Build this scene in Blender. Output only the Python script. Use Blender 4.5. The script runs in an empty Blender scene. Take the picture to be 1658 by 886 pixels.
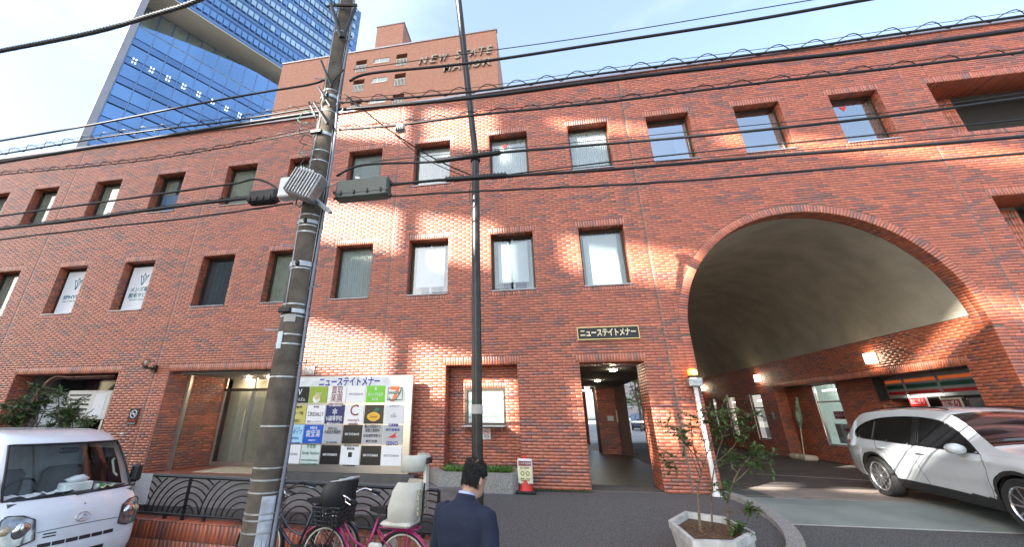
import bpy, bmesh, math, random
import numpy as np
from mathutils import Vector, Matrix
from mathutils.geometry import tessellate_polygon
random.seed(7); rng=np.random.default_rng(7)
R=math.radians
scene=bpy.context.scene
COL=scene.collection
# ------------------------------------------------ camera (measured from the facade's three vanishing points)
def cam_axes(yaw,pitch):
    f=Vector((math.sin(yaw)*math.cos(pitch),math.cos(yaw)*math.cos(pitch),math.sin(pitch)))
    r=Vector((math.cos(yaw),-math.sin(yaw),0)); return r,r.cross(f),f
_r,_u,_f=cam_axes(R(-10.317),R(21.695))
cd=bpy.data.cameras.new('camera'); cam=bpy.data.objects.new('camera',cd); COL.objects.link(cam)
cam.matrix_world=Matrix(((_r.x,_u.x,-_f.x,0),(_r.y,_u.y,-_f.y,0),(_r.z,_u.z,-_f.z,0),(0,0,0,1)))
cd.sensor_width=36; cd.lens=640.09/1658*36; cd.shift_x=0.04215; cd.shift_y=-0.0146; cd.clip_start=.05; cd.clip_end=2000
scene.camera=cam
FPX=640.09
def px(p):
    p=Vector(p); d=p.dot(_f)
    return 759.12+FPX*p.dot(_r)/d, 418.8-FPX*p.dot(_u)/d
def ray(x,y): return _f+_r*((x-759.12)/FPX)-_u*((y-418.8)/FPX)
def atY(x,y,Y): d=ray(x,y); return d*(Y/d.y)
def atX(x,y,X): d=ray(x,y); return d*(X/d.x)
def atZ(x,y,Z): d=ray(x,y); return d*(Z/d.z)
# ------------------------------------------------ sky, sun, exposure
SUN=Vector((.9,1,-.75)).normalized()          # direction the sunlight travels
W=bpy.data.worlds.new('World'); scene.world=W; W.use_nodes=True
nt=W.node_tree; bg=nt.nodes['Background']
sky=nt.nodes.new('ShaderNodeTexSky'); sky.sky_type='NISHITA'; sky.sun_disc=False
sky.sun_elevation=math.asin(-SUN.z); sky.sun_rotation=math.atan2(-SUN.x,-SUN.y)
sky.air_density=1.0; sky.dust_density=2.2; sky.ozone_density=1.4
# thin high cloud over the blue
tc=nt.nodes.new('ShaderNodeTexCoord'); mp=nt.nodes.new('ShaderNodeMapping'); mp.inputs['Scale'].default_value=(1.0,1.0,2.2)
nz=nt.nodes.new('ShaderNodeTexNoise'); nz.inputs['Scale'].default_value=1.15; nz.inputs['Detail'].default_value=6; nz.inputs['Roughness'].default_value=.5
cr=nt.nodes.new('ShaderNodeValToRGB'); cr.color_ramp.elements[0].position=.46; cr.color_ramp.elements[1].position=.62
mx=nt.nodes.new('ShaderNodeMixRGB'); mx.inputs[2].default_value=(2.5,2.85,3.0,1)
mu=nt.nodes.new('ShaderNodeMath'); mu.operation='MULTIPLY_ADD'; mu.inputs[1].default_value=.5; mu.inputs[2].default_value=.17
L=nt.links.new
L(tc.outputs['Generated'],mp.inputs[0]); L(mp.outputs[0],nz.inputs['Vector']); L(nz.outputs['Fac'],cr.inputs[0]); L(cr.outputs[0],mu.inputs[0]); L(mu.outputs[0],mx.inputs[0])
L(sky.outputs[0],mx.inputs[1]); L(mx.outputs[0],bg.inputs[0]); bg.inputs[1].default_value=.095
sd=bpy.data.lights.new('sun','SUN'); sun=bpy.data.objects.new('sun',sd); COL.objects.link(sun)
sd.energy=5.0; sd.angle=R(.36); sd.color=(1,.95,.86); sun.rotation_euler=SUN.to_track_quat('-Z','Y').to_euler(); sun.location=(-20,-20,40)
vs=scene.view_settings; vs.view_transform='Standard'; vs.look='None'; vs.gamma=1; vs.use_curve_mapping=False; vs.exposure=2.6
# ------------------------------------------------ materials
MATS={}
def mat(name,col,rough=.7,metal=0,var=.12,scale=6,bump=0,bscale=40,spec=.5,emit=None,estr=0,attr=None,coat=0,stretch=None):
    if name in MATS: return MATS[name]
    m=bpy.data.materials.new(name); m.use_nodes=True; t=m.node_tree; b=t.nodes['Principled BSDF']; l=t.links.new
    b.inputs['Roughness'].default_value=rough; b.inputs['Metallic'].default_value=metal; b.inputs['Specular IOR Level'].default_value=spec
    if coat: b.inputs['Coat Weight'].default_value=coat; b.inputs['Coat Roughness'].default_value=.06
    c=t.nodes.new('ShaderNodeTexCoord'); src=c.outputs['Object']
    if stretch:
        mpn=t.nodes.new('ShaderNodeMapping'); mpn.inputs['Scale'].default_value=stretch; l(src,mpn.inputs[0]); src=mpn.outputs[0]
    n=t.nodes.new('ShaderNodeTexNoise'); n.inputs['Scale'].default_value=scale; n.inputs['Detail'].default_value=5; l(src,n.inputs['Vector'])
    r=t.nodes.new('ShaderNodeValToRGB'); r.color_ramp.elements[0].position=.3; r.color_ramp.elements[1].position=.7
    r.color_ramp.elements[0].color=(1-var*1.3,)*3+(1,); r.color_ramp.elements[1].color=(1+var*.7,)*3+(1,); l(n.outputs['Fac'],r.inputs[0])
    x=t.nodes.new('ShaderNodeMixRGB'); x.blend_type='MULTIPLY'; x.inputs[0].default_value=1; x.inputs[1].default_value=(*col,1); l(r.outputs[0],x.inputs[2])
    if attr:
        a=t.nodes.new('ShaderNodeAttribute'); a.attribute_name=attr; l(a.outputs['Color'],x.inputs[1])
    l(x.outputs[0],b.inputs['Base Color'])
    if bump:
        n2=t.nodes.new('ShaderNodeTexNoise'); n2.inputs['Scale'].default_value=bscale; n2.inputs['Detail'].default_value=4; l(src,n2.inputs['Vector'])
        bp=t.nodes.new('ShaderNodeBump'); bp.inputs['Strength'].default_value=bump; bp.inputs['Distance'].default_value=.02; l(n2.outputs['Fac'],bp.inputs['Height']); l(bp.outputs[0],b.inputs['Normal'])
    if emit: b.inputs['Emission Color'].default_value=(*emit,1); b.inputs['Emission Strength'].default_value=estr
    MATS[name]=m; return m
def glass(name,tint=(.8,.85,.85),ior=1.55,rough=.01,bump=0):
    if name in MATS: return MATS[name]
    m=bpy.data.materials.new(name); m.use_nodes=True; t=m.node_tree; l=t.links.new
    t.nodes.remove(t.nodes['Principled BSDF']); o=t.nodes['Material Output']
    tr=t.nodes.new('ShaderNodeBsdfTransparent'); tr.inputs[0].default_value=(*tint,1)
    g=t.nodes.new('ShaderNodeBsdfGlossy'); g.inputs['Roughness'].default_value=rough
    fr=t.nodes.new('ShaderNodeLayerWeight'); fr.inputs['Blend'].default_value=.5; mxx=t.nodes.new('ShaderNodeMixShader'); F0=((ior-1)/(ior+1))**2
    pw=t.nodes.new('ShaderNodeMath'); pw.operation='POWER'; pw.inputs[1].default_value=4.5; l(fr.outputs['Facing'],pw.inputs[0])
    ma=t.nodes.new('ShaderNodeMath'); ma.operation='MULTIPLY_ADD'; ma.inputs[1].default_value=1-F0; ma.inputs[2].default_value=F0; l(pw.outputs[0],ma.inputs[0]); l(ma.outputs[0],mxx.inputs[0]); l(tr.outputs[0],mxx.inputs[1]); l(g.outputs[0],mxx.inputs[2]); l(mxx.outputs[0],o.inputs[0])
    if bump:
        n2=t.nodes.new('ShaderNodeTexNoise'); n2.inputs['Scale'].default_value=1.2; bp=t.nodes.new('ShaderNodeBump'); bp.inputs['Strength'].default_value=bump; bp.inputs['Distance'].default_value=.02
        l(n2.outputs['Fac'],bp.inputs['Height']); l(bp.outputs[0],g.inputs['Normal']); l(bp.outputs[0],fr.inputs['Normal'])
    MATS[name]=m; return m
# ------------------------------------------------ mesh helpers
MW={}                                             # world matrix of each thing (parts have identity local matrices)
def link(name,me,parent=None,mtx=None):
    o=bpy.data.objects.new(name,me); COL.objects.link(o)
    if parent is not None: o.parent=parent; MW[o]=MW.get(parent,Matrix())
    else:
        if mtx is not None: o.matrix_world=mtx
        MW[o]=mtx.copy() if mtx is not None else Matrix()
    return o
def tag(o,label=None,cat=None,group=None,kind=None):
    if label: o['label']=label
    if cat: o['category']=cat
    if group: o['group']=group
    if kind: o['kind']=kind
    return o
def thing(name,label,cat,loc=(0,0,0),rz=0,group=None,rot=None):
    m=Matrix.Translation(Vector(loc))@(rot if rot else Matrix.Rotation(rz,4,'Z'))
    return tag(link(name,None,None,m),label,cat,group)
class MB:
    def __init__(s): s.v=[]; s.f=[]
    def add(s,vs,fs):
        k=len(s.v); s.v+= [tuple(v) for v in vs]; s.f+= [tuple(i+k for i in f) for f in fs]; return s
    def box(s,x0,x1,y0,y1,z0,z1,m=None):
        vs=[Vector(p) for p in((x0,y0,z0),(x1,y0,z0),(x1,y1,z0),(x0,y1,z0),(x0,y0,z1),(x1,y0,z1),(x1,y1,z1),(x0,y1,z1))]
        if m: vs=[m@v for v in vs]
        return s.add(vs,[(0,3,2,1),(4,5,6,7),(0,1,5,4),(1,2,6,5),(2,3,7,6),(3,0,4,7)])
    def bbox(s,x0,x1,y0,y1,z0,z1,b=.01,m=None):       # box with chamfered vertical and top edges
        b=min(b,(x1-x0)*.45,(y1-y0)*.45,(z1-z0)*.45)
        def ring(i,z): return [(x0+i+b,y0+i,z),(x1-i-b,y0+i,z),(x1-i,y0+i+b,z),(x1-i,y1-i-b,z),(x1-i-b,y1-i,z),(x0+i+b,y1-i,z),(x0+i,y1-i-b,z),(x0+i,y0+i+b,z)]
        return s.loft([[(m@Vector(p) if m else p) for p in q] for q in(ring(b*.9,z0),ring(0,z0+b),ring(0,z1-b),ring(b*.9,z1))])
    def quad(s,a,b,c,d): return s.add([a,b,c,d],[(0,1,2,3)])
    def poly(s,pts): return s.add(pts,[tuple(range(len(pts)))])
    def loft(s,rings,cap=True,close=True):
        k=len(s.v); n=len(rings[0])
        for r in rings: s.v+=[tuple(p) for p in r]
        for j in range(len(rings)-1):
            for i in range(n if close else n-1):
                a=k+j*n+i; b=k+j*n+(i+1)%n; s.f.append((a,b,b+n,a+n))
        if cap and close: s.f.append(tuple(k+i for i in reversed(range(n)))); s.f.append(tuple(k+(len(rings)-1)*n+i for i in range(n)))
        return s
    def tube(s,pts,r,n=8,cap=True):
        pts=[Vector(p) for p in pts]; rs=r if isinstance(r,(list,tuple)) else [r]*len(pts)
        rings=[]; t0=None; nx=None
        for i,p in enumerate(pts):
            t=(pts[min(i+1,len(pts)-1)]-pts[max(i-1,0)])
            if t.length<1e-9: t=Vector((0,0,1))
            t.normalize()
            if nx is None: nx=t.cross(Vector((0,0,1)) if abs(t.z)<.9 else Vector((1,0,0))).normalized()
            else:
                nx=(nx-t*nx.dot(t)); nx=nx.normalized() if nx.length>1e-6 else t.orthogonal().normalized()
            b=t.cross(nx)
            rings.append([p+(nx*math.cos(2*math.pi*k/n)+b*math.sin(2*math.pi*k/n))*rs[i] for k in range(n)])
        return s.loft(rings,cap)
    def lathe(s,prof,c=(0,0,0),n=20,axis='z'):
        c=Vector(c); rings=[]
        for r,h in prof:
            rg=[]
            for k in range(n):
                a=2*math.pi*k/n; p={'z':(r*math.cos(a),r*math.sin(a),h),'y':(r*math.cos(a),h,-r*math.sin(a)),'x':(h,r*math.cos(a),r*math.sin(a))}[axis]
                rg.append(c+Vector(p))
            rings.append(rg)
        return s.loft(rings)
    def prism(s,poly,d0,d1,axis='y'):                 # polygon extruded along an axis
        f={'y':lambda p,d:(p[0],d,p[1]),'z':lambda p,d:(p[0],p[1],d),'x':lambda p,d:(d,p[0],p[1])}[axis]
        return s.loft([[f(p,d0) for p in poly],[f(p,d1) for p in poly]])
    def xf(s,m): s.v=[tuple(m@Vector(v)) for v in s.v]; return s
    def build(s,name,m,parent=None,smooth=False,local=False,mtx=None,fix=True):
        me=bpy.data.meshes.new(name); vs=s.v
        if parent is not None and not local:
            iv=MW[parent].inverted(); vs=[iv@Vector(v) for v in vs]
        me.from_pydata([tuple(v) for v in vs],[],s.f); me.update()
        if fix:
            bm=bmesh.new(); bm.from_mesh(me); bmesh.ops.recalc_face_normals(bm,faces=bm.faces); bm.to_mesh(me); bm.free()
        if smooth is not False:
            me.shade_smooth()
            if smooth is not True: me.set_sharp_from_angle(angle=R(smooth))
        if m is not None: me.materials.append(m)
        return link(name,me,parent,mtx)
def text(name,body,m,parent,loc,size,xdir=(1,0,0),up=(0,0,1),align='CENTER',ext=.002,shear=0,sx=1,bold=0,width=None,local=False):
    cu=bpy.data.curves.new(name,'FONT'); cu.body=body; cu.size=size; cu.align_x=align; cu.align_y='CENTER'; cu.extrude=ext; cu.shear=shear; cu.offset=bold; cu.resolution_u=2
    t=bpy.data.objects.new(name,cu); me=bpy.data.meshes.new_from_object(t); bpy.data.objects.remove(t); bpy.data.curves.remove(cu)
    xs=[v.co.x for v in me.vertices]
    if width and xs and max(xs)>min(xs): sx=width/(max(xs)-min(xs))
    xd=Vector(xdir).normalized(); ud=Vector(up).normalized(); nd=xd.cross(ud)
    iv=Matrix() if local or parent is None else MW[parent].inverted()
    for v in me.vertices: v.co=iv@(Vector(loc)+xd*(v.co.x*sx)+ud*v.co.y+nd*v.co.z)
    if m: me.materials.append(m)
    return link(name,me,parent)
def sheet(name,pts,m,kind='structure',parent=None):
    o=MB().poly(pts).build(name,m,parent,fix=False); return tag(o,kind=kind) if kind else o
def mesh_np(name,V,F,m,parent=None,col=None,local=True):
    me=bpy.data.meshes.new(name); V=np.asarray(V,np.float32); F=np.asarray(F,np.int32); n=F.shape[1]
    me.vertices.add(len(V)); me.vertices.foreach_set('co',V.ravel()); me.loops.add(F.size); me.loops.foreach_set('vertex_index',F.ravel())
    me.polygons.add(len(F)); me.polygons.foreach_set('loop_start',np.arange(0,F.size,n,dtype=np.int32)); me.update(calc_edges=True)
    if col is not None:
        a=me.color_attributes.new('tone','FLOAT_COLOR','POINT'); a.data.foreach_set('color',np.asarray(col,np.float32).ravel())
    if m: me.materials.append(m)
    return link(name,me,parent)
# ------------------------------------------------ brickwork: every brick is a small solid
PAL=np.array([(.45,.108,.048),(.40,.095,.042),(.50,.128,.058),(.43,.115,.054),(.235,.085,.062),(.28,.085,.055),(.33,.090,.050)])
def smooth_noise(a,b,seed):
    def h(i,j): 
        x=math.sin(i*127.1+j*311.7+seed*74.7)*43758.5453; return x-math.floor(x)
    i,j=math.floor(a),math.floor(b); u,v=a-i,b-j; u=u*u*(3-2*u); v=v*v*(3-2*v)
    return (h(i,j)*(1-u)+h(i+1,j)*u)*(1-v)+(h(i,j+1)*(1-u)+h(i+1,j+1)*u)*v
class Bricks:
    """quads (4 corners in a plane) + normal + colour index; emitted as solids"""
    def __init__(s): s.q=[]; s.c=[]
    def quad(s,p,ci): s.q.append(p); s.c.append(ci)
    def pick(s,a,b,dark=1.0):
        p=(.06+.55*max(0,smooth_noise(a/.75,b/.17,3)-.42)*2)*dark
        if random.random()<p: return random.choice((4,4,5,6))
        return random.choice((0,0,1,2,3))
    def panel(s,o,u,v,W,H,rects=(),circ=None,c=.067,bl=.237,g=.009,off=0,dark=1.0,u0=0):
        """running bond on the plane o+u*a+v*b; rects are holes (a0,a1,b0,b1); circ=(ca,cb,r)"""
        o,u,v=Vector(o),Vector(u),Vector(v); n=int(round(H/c))
        for k in range(n):
            b0,b1=k*c+g/2,(k+1)*c-g/2; bm_=(b0+b1)/2
            iv=[(0,0,W,W)]
            holes=[(r[0],r[0],r[1],r[1]) for r in rects if r[2]<bm_<r[3]]
            if circ:
                ca,cb,r=circ; ch=[]
                for bb in(b0,b1):
                    if bb<cb: ch.append(r)
                    else: ch.append(math.sqrt(max(r*r-(bb-cb)**2,0)))
                if ch[0]>0: holes.append((ca-ch[0],ca-ch[1],ca+ch[0],ca+ch[1]))
            for h in holes:
                nv=[]
                for l0,l1,r0,r1 in iv:
                    if h[2]<=l0 or h[0]>=r0: nv.append((l0,l1,r0,r1)); continue
                    if h[0]>l0+.02: nv.append((l0,l1,h[0],h[1]))
                    if h[2]<r0-.02: nv.append((h[2],h[3],r0,r1))
                iv=nv
            sft=(k%2)*bl/2+off+(k%3)*.0
            for l0,l1,r0,r1 in iv:
                i=math.floor((min(l0,l1)+u0-sft)/bl)
                while True:
                    a0=i*bl+sft-u0; a1=a0+bl-g; i+=1
                    if a0>=max(r0,r1)-.012: break
                    A0,A1=max(a0,l0),max(a0,l1); B0,B1=min(a1,r0),min(a1,r1)
                    if A0>=B0-.015 and A1>=B1-.015: continue
                    B0=max(B0,A0); B1=max(B1,A1)
                    s.quad([o+u*A0+v*b0,o+u*B0+v*b0,o+u*B1+v*b1,o+u*A1+v*b1],s.pick(a0+u0+o.z*3,k*c,dark))
    def soldier(s,o,u,v,W,H,bw=.067,g=.009,dark=1):
        o,u,v=Vector(o),Vector(u),Vector(v); n=max(1,int(round(W/bw))); bw=W/n
        for i in range(n): 
            a0,a1=i*bw+g/2,(i+1)*bw-g/2
            s.quad([o+u*a0+v*(g/2),o+u*a1+v*(g/2),o+u*a1+v*(H-g/2),o+u*a0+v*(H-g/2)],s.pick(i*.3,o.x,dark))
    def emit(s,name,m,parent,proud=.010,indiv=0,kind='stuff'):
        Q=np.array([[tuple(p) for p in q] for q in s.q]); L0=np.array(MW[parent].translation); C=PAL[np.array(s.c)]*(1+rng.normal(0,.07,(len(s.c),1)))
        sel=np.zeros(len(Q),bool)
        if indiv:
            # the largest ones in the picture become single bricks
            sz=np.zeros(len(Q))
            for i,q in enumerate(Q):
                a=px(q[0]); b=px(q[2])
                ok=all(0<t[0]<1658 and 0<t[1]<880 for t in(a,b)) and np.linalg.norm(q[1]-q[0])>.2
                if ok and not (690<a[0]<820 and a[1]>730) and not(1380<a[0] and a[1]>655) and not(a[0]<215 and a[1]>690):
                    sz[i]=abs((b[0]-a[0])*(b[1]-a[1]))
            sel[np.argsort(-sz)[:indiv]]=True
        def solids(Q,C):
            n=np.cross(Q[:,1]-Q[:,0],Q[:,3]-Q[:,0]); n/=np.linalg.norm(n,axis=1)[:,None]
            pr=proud+rng.uniform(-.0015,.0015,(len(Q),1)); 
            cen=Q.mean(1,keepdims=True); top=Q+(cen-Q)*.0+ (n*pr)[:,None,:]; 
            d=Q-cen; ln=np.linalg.norm(d,axis=2,keepdims=True); inner=top-d/ln*.004
            mid=Q+(n*(pr-.003))[:,None,:]
            V=np.concatenate([Q,mid,inner],1).reshape(-1,3)
            f=[(8,9,10,11)]
            for i in range(4):
                j=(i+1)%4; f+=[(i,j,4+j,4+i),(4+i,4+j,8+j,8+i)]
            F=(np.array(f)[None]+ (np.arange(len(Q))*12)[:,None,None]).reshape(-1,4)
            col=np.repeat(np.c_[C,np.ones(len(C))],12,0); return V,F,col
        if (~sel).any():
            V,F,col=solids(Q[~sel]-L0,C[~sel]); o=mesh_np(name,V,F,m,parent,col)
            if kind: o['kind']=kind
        if sel.any():
            cache={}
            for q,ci in zip(Q[sel],np.array(s.c)[sel]):
                e=(q[1]-q[0]); h=q[3]-q[0]; key=(ci,tuple(np.round(e,2)),tuple(np.round(h,3)))
                c=q.mean(0)
                if key not in cache:
                    V,F,col=solids((q-c)[None],PAL[[ci]]); b=mesh_np('brick',V,F,m,parent,col); cache[key]=b.data
                else: b=link('brick',cache[key],parent)
                b.location=tuple(c-L0)
M_brick=mat('glazed_brick',(.3,.08,.05),rough=.42,var=.16,scale=9,attr='tone',spec=1.0,bump=.12,bscale=30)
M_mortar=mat('mortar',(.17,.135,.11),rough=.95,var=.2,scale=3)
M_asph=mat('asphalt',(.085,.085,.088),rough=.93,var=.6,scale=55,bump=.5,bscale=160)
M_conc=mat('concrete',(.34,.33,.31),rough=.9,var=.22,scale=2.2,bump=.25,bscale=60)
M_granite=mat('granite',(.30,.29,.27),rough=.75,var=.5,scale=70,bump=.15,bscale=90)
M_black=mat('black_paint',(.012,.012,.013),rough=.42,var=.2)
M_rubber=mat('rubber',(.018,.018,.018),rough=.85,var=.2)
M_white=mat('white_paint',(.72,.72,.70),rough=.5,var=.06)
M_steel=mat('stainless',(.58,.56,.52),rough=.28,metal=1,var=.08,scale=2,stretch=(1,1,30))
M_galv=mat('galvanised',(.45,.46,.47),rough=.45,metal=.85,var=.2,scale=12)
M_bronze=mat('bronze_aluminium',(.075,.058,.042),rough=.4,metal=.6,var=.1)
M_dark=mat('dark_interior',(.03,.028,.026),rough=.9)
M_room=mat('room_wall',(.24,.22,.19),rough=.9)
M_glass=glass('window_glass',(.82,.86,.86),1.9)
# ================================================ ground
ZR=-2.05                                             # street level (camera is at 0)
sheet('road',[(-400,-300,ZR),(400,-300,ZR),(400,500,ZR),(-400,500,ZR)],M_asph)
def gz(Y): return max(-2.02,min(-1.5,-1.5-.085*(9.2-Y)))
g=MB()                                               # asphalt forecourt ramping up to the building
ys=[1.6,3,4.4,5.8,7.2,8.6,9.2,10.9]
for a,b in zip(ys,ys[1:]): g.quad((-1.55,a,gz(a)),(14,a,gz(a)),(14,b,gz(b)),(-1.55,b,gz(b)))
g.quad((-1.55,1.6,gz(1.6)),(-1.55,1.2,ZR+.004),(14,1.2,ZR+.004),(14,1.6,gz(1.6)))
k=len(g.v)
for a,b in zip(ys,ys[1:]): g.quad((-1.55,a,gz(a)),(-1.55,b,gz(b)),(-1.55,b,ZR-.1),(-1.55,a,ZR-.1))
tag(g.build('forecourt',mat('asphalt_forecourt',(.11,.109,.108),rough=.9,var=.6,scale=60,bump=.5,bscale=170)),kind='structure')
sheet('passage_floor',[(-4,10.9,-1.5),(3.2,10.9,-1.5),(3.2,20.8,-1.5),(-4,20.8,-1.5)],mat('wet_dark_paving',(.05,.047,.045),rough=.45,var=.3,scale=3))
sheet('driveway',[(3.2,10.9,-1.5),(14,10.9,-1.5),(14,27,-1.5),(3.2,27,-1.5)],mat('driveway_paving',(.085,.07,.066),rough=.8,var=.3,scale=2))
sheet('courtyard',[(-40,20.8,-1.504),(60,20.8,-1.504),(60,140,-1.504),(-40,140,-1.504)],mat('pale_paving',(.36,.35,.33),rough=.85,var=.15,scale=1))
def strip(name,x0,x1,y0,y1,m,h=.004):
    n=MB(); yy=[y0]+[y for y in ys if y0<y<y1]+[y1]
    for a,b in zip(yy,yy[1:]): n.quad((x0,a,gz(a)+h),(x1,a,gz(a)+h),(x1,b,gz(b)+h),(x0,b,gz(b)+h))
    return tag(n.build(name,m,fix=False),kind='structure')
strip('driveway_apron',3.62,13,8.15,9.75,mat('greenish_concrete',(.22,.245,.225),rough=.8,var=.18,scale=1.2,bump=.2,bscale=90))
strip('driveway_threshold',4.3,13,9.78,11.2,mat('tan_paving',(.25,.20,.17),rough=.8,var=.2,scale=2,bump=.2),h=.006)
strip('gutter_line',3.5,13,8.08,8.14,mat('pale_line',(.42,.42,.38),rough=.8,var=.2),h=.006)
strip('threshold_line',3.62,13,9.75,9.785,mat('pale_line',(.42,.42,.38)),h=.008)
n=MB().poly([(5.6,13.5,-1.494),(7.9,12.6,-1.494),(7.95,12.7,-1.494),(5.6,13.6,-1.494)]); tag(n.build('lane_line',mat('pale_line',(.42,.42,.38)),fix=False),kind='structure')
n=MB().poly([(5.4,17.2,-1.494),(7.4,16.4,-1.494),(7.45,16.5,-1.494),(5.4,17.35,-1.494)]); tag(n.build('lane_line',mat('pale_line',(.42,.42,.38)),fix=False),kind='structure')
# curved granite kerb, stone by stone
kerb=tag(MB().box(-.02,.02,-.02,.02,0,.02).xf(Matrix.Translation((3.48,9.95,-1.53))).build('kerb',M_granite),kind='structure')
kp=[(3.42,9.95),(3.52,9.3),(3.55,8.6),(3.48,7.9),(3.28,7.25),(2.98,6.7),(2.55,6.25),(2.0,5.9),(1.4,5.65),(.7,5.5)]
def cr_pts(p,n=6):
    out=[]; p=[Vector(q) for q in p]
    for i in range(len(p)-1):
        a,b,c,d=p[max(i-1,0)],p[i],p[i+1],p[min(i+2,len(p)-1)]
        for k in range(n):
            t=k/n; out.append(.5*((2*b)+(c-a)*t+(2*a-5*b+4*c-d)*t*t+(3*b-a-3*c+d)*t**3))
    return out+[p[-1]]
kc=cr_pts([(x,y,0) for x,y in kp],4)
for i in range(0,len(kc)-3,2):
    seg=kc[i:i+3]; rg=[]
    for j,p in enumerate(seg):
        t=(kc[min(i+j+1,len(kc)-1)]-kc[max(i+j-1,0)]).normalized(); nn=Vector((-t.y,t.x,0)); z=gz(p.y)
        q=p+t*(.008 if j==0 else -.008 if j==2 else 0)
        rg.append([(q-nn*.11)+Vector((0,0,z-.05)),(q+nn*.11)+Vector((0,0,z-.05)),(q+nn*.105)+Vector((0,0,z+.075)),(q-nn*.105)+Vector((0,0,z+.085))])
    MB().loft(rg).build('kerb_stone',M_granite,kerb)
# raised terrace behind the railing and the strip of pavement in front of it
PZ=-1.40
tag(MB().box(-26,-1.6,6.62,10.0,ZR-.1,PZ).build('terrace',mat('terrace_paving',(.13,.125,.12),rough=.85,var=.3,scale=2,bump=.2)),kind='structure')
tag(MB().box(-5.0,-1.56,5.2,6.45,ZR-.1,-2.0).build('pavement',mat('pavement_grey',(.12,.12,.12),rough=.9,var=.3,scale=3,bump=.3)),kind='structure')
# ================================================ the brick building
bld=thing('brick_building','long red brick building with square windows and a big archway over a driveway','building',(0,10,-1.5))
X0,X1,Z0,Z1=-26.0,16.0,-1.5,9.823; FY=10.0
CR=(6.36,1.77,2.93)                                  # arch centre and radius
W3=[-23.7,-21.24,-18.85,-15.97,-13.28,-10.39,-8.0,-5.84,-3.58,-1.18,1.2,3.43,5.77,8.14]; W2=[-21.3,-18.91,-16.05,-13.38,-10.43,-8.06,-5.84,-3.57,-1.2,1.18]
WW=1.16; T3=(6.54,8.148); T2=(3.056,4.731)
opens=[(x,x+WW,*T3) for x in W3]+[(x,x+WW,*T2) for x in W2]
wide=[(10.43,15.2,6.54,8.148),(10.47,15.2,3.056,4.731)]
pas=(.855,2.32,-1.5,1.18); niche=(-2.41,-.62,-1.1,1.18); ent=(-10.53,-6.85,-1.40,1.18); lwin=(-16.1,-12.27,-1.0,1.18)
gf=[pas,niche,ent,lwin]
allop=opens+wide+gf
joints=[-17.2,-11.03,-4.11,2.87,9.95]
rec=lambda r:(r[0]-X0,r[1]-X0,r[2]-Z0,r[3]-Z0)
B=Bricks()
HS=.201
holes=[]
for r in allop:
    holes.append(rec((r[0],r[1],r[2],r[3])))
    holes.append(rec((r[0]-.067,r[1]+.067,r[3],r[3]+HS)))
    if r[2]>0: holes.append(rec((r[0]-.067,r[1]+.067,r[2]-.134,r[2])))
for j in joints: holes.append(rec((j-.012,j+.012,Z0,Z1)))
B.panel((X0,FY+.010,Z0),(1,0,0),(0,0,1),X1-X0,Z1-Z0,holes,(CR[0]-X0,CR[1]-Z0,CR[2]+.2),u0=X0)
for r in allop:
    B.soldier((r[0]-.067,FY+.010,r[3]),(1,0,0),(0,0,1),r[1]-r[0]+.134,HS)
    if r[2]>0: B.soldier((r[0]-.067,FY+.010,r[2]-.134),(1,0,0),(0,0,1),r[1]-r[0]+.134,.134)
# arch ring: voussoir bricks, then upright ones down the jambs
NA=138
for i in range(NA):
    a0=math.pi*(i+.07)/NA; a1=math.pi*(i+.93)/NA
    q=[Vector((CR[0]+r*math.cos(a),FY+.010,CR[1]+r*math.sin(a))) for r,a in((CR[2],a1),(CR[2],a0),(CR[2]+.195,a0),(CR[2]+.195,a1))]
    B.quad(q,B.pick(i*.2,1))
for k in range(int((CR[1]-Z0)/.067)):
    z=Z0+k*.067
    for xa,xb in((CR[0]-CR[2]-.195,CR[0]-CR[2]),(CR[0]+CR[2],CR[0]+CR[2]+.195)):
        B.quad([Vector((xa+.004,FY+.010,z+.004)),Vector((xb,FY+.010,z+.004)),Vector((xb,FY+.010,z+.063)),Vector((xa+.004,FY+.010,z+.063))],B.pick(xa,z))
# reveals of every opening (bricks on the cheeks, soffit soldiers)
RV=.26
def reveal(r,d,sill=True):
    x0,x1,z0,z1=r; n=z1-z0
    B.panel((x0-.010,FY,z0),(0,1,0),(0,0,1),d,n,u0=.06); B.panel((x1+.010,FY+d,z0),(0,-1,0),(0,0,1),d,n,u0=.06)
    B.soldier((x0,FY+d,z1+.010),(1,0,0),(0,-1,0),x1-x0,d)
for r in opens: reveal(r,RV)
for r in wide: reveal(r,.75)
reveal(niche,.42); reveal(pas,.87); reveal(lwin,.5)
# arch soffit bricks
for i in range(NA):
    a0=math.pi*(i+.07)/NA; a1=math.pi*(i+.93)/NA
    for y0,y1 in((FY+.0,FY+.17),(FY+.18,FY+.36)):
        rr=CR[2]+.010
        P=lambda a,y:Vector((CR[0]+rr*math.cos(a),y,CR[1]+rr*math.sin(a)))
        B.quad([P(a1,y0),P(a1,y1),P(a0,y1),P(a0,y0)],B.pick(i*.3,y0))
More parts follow.
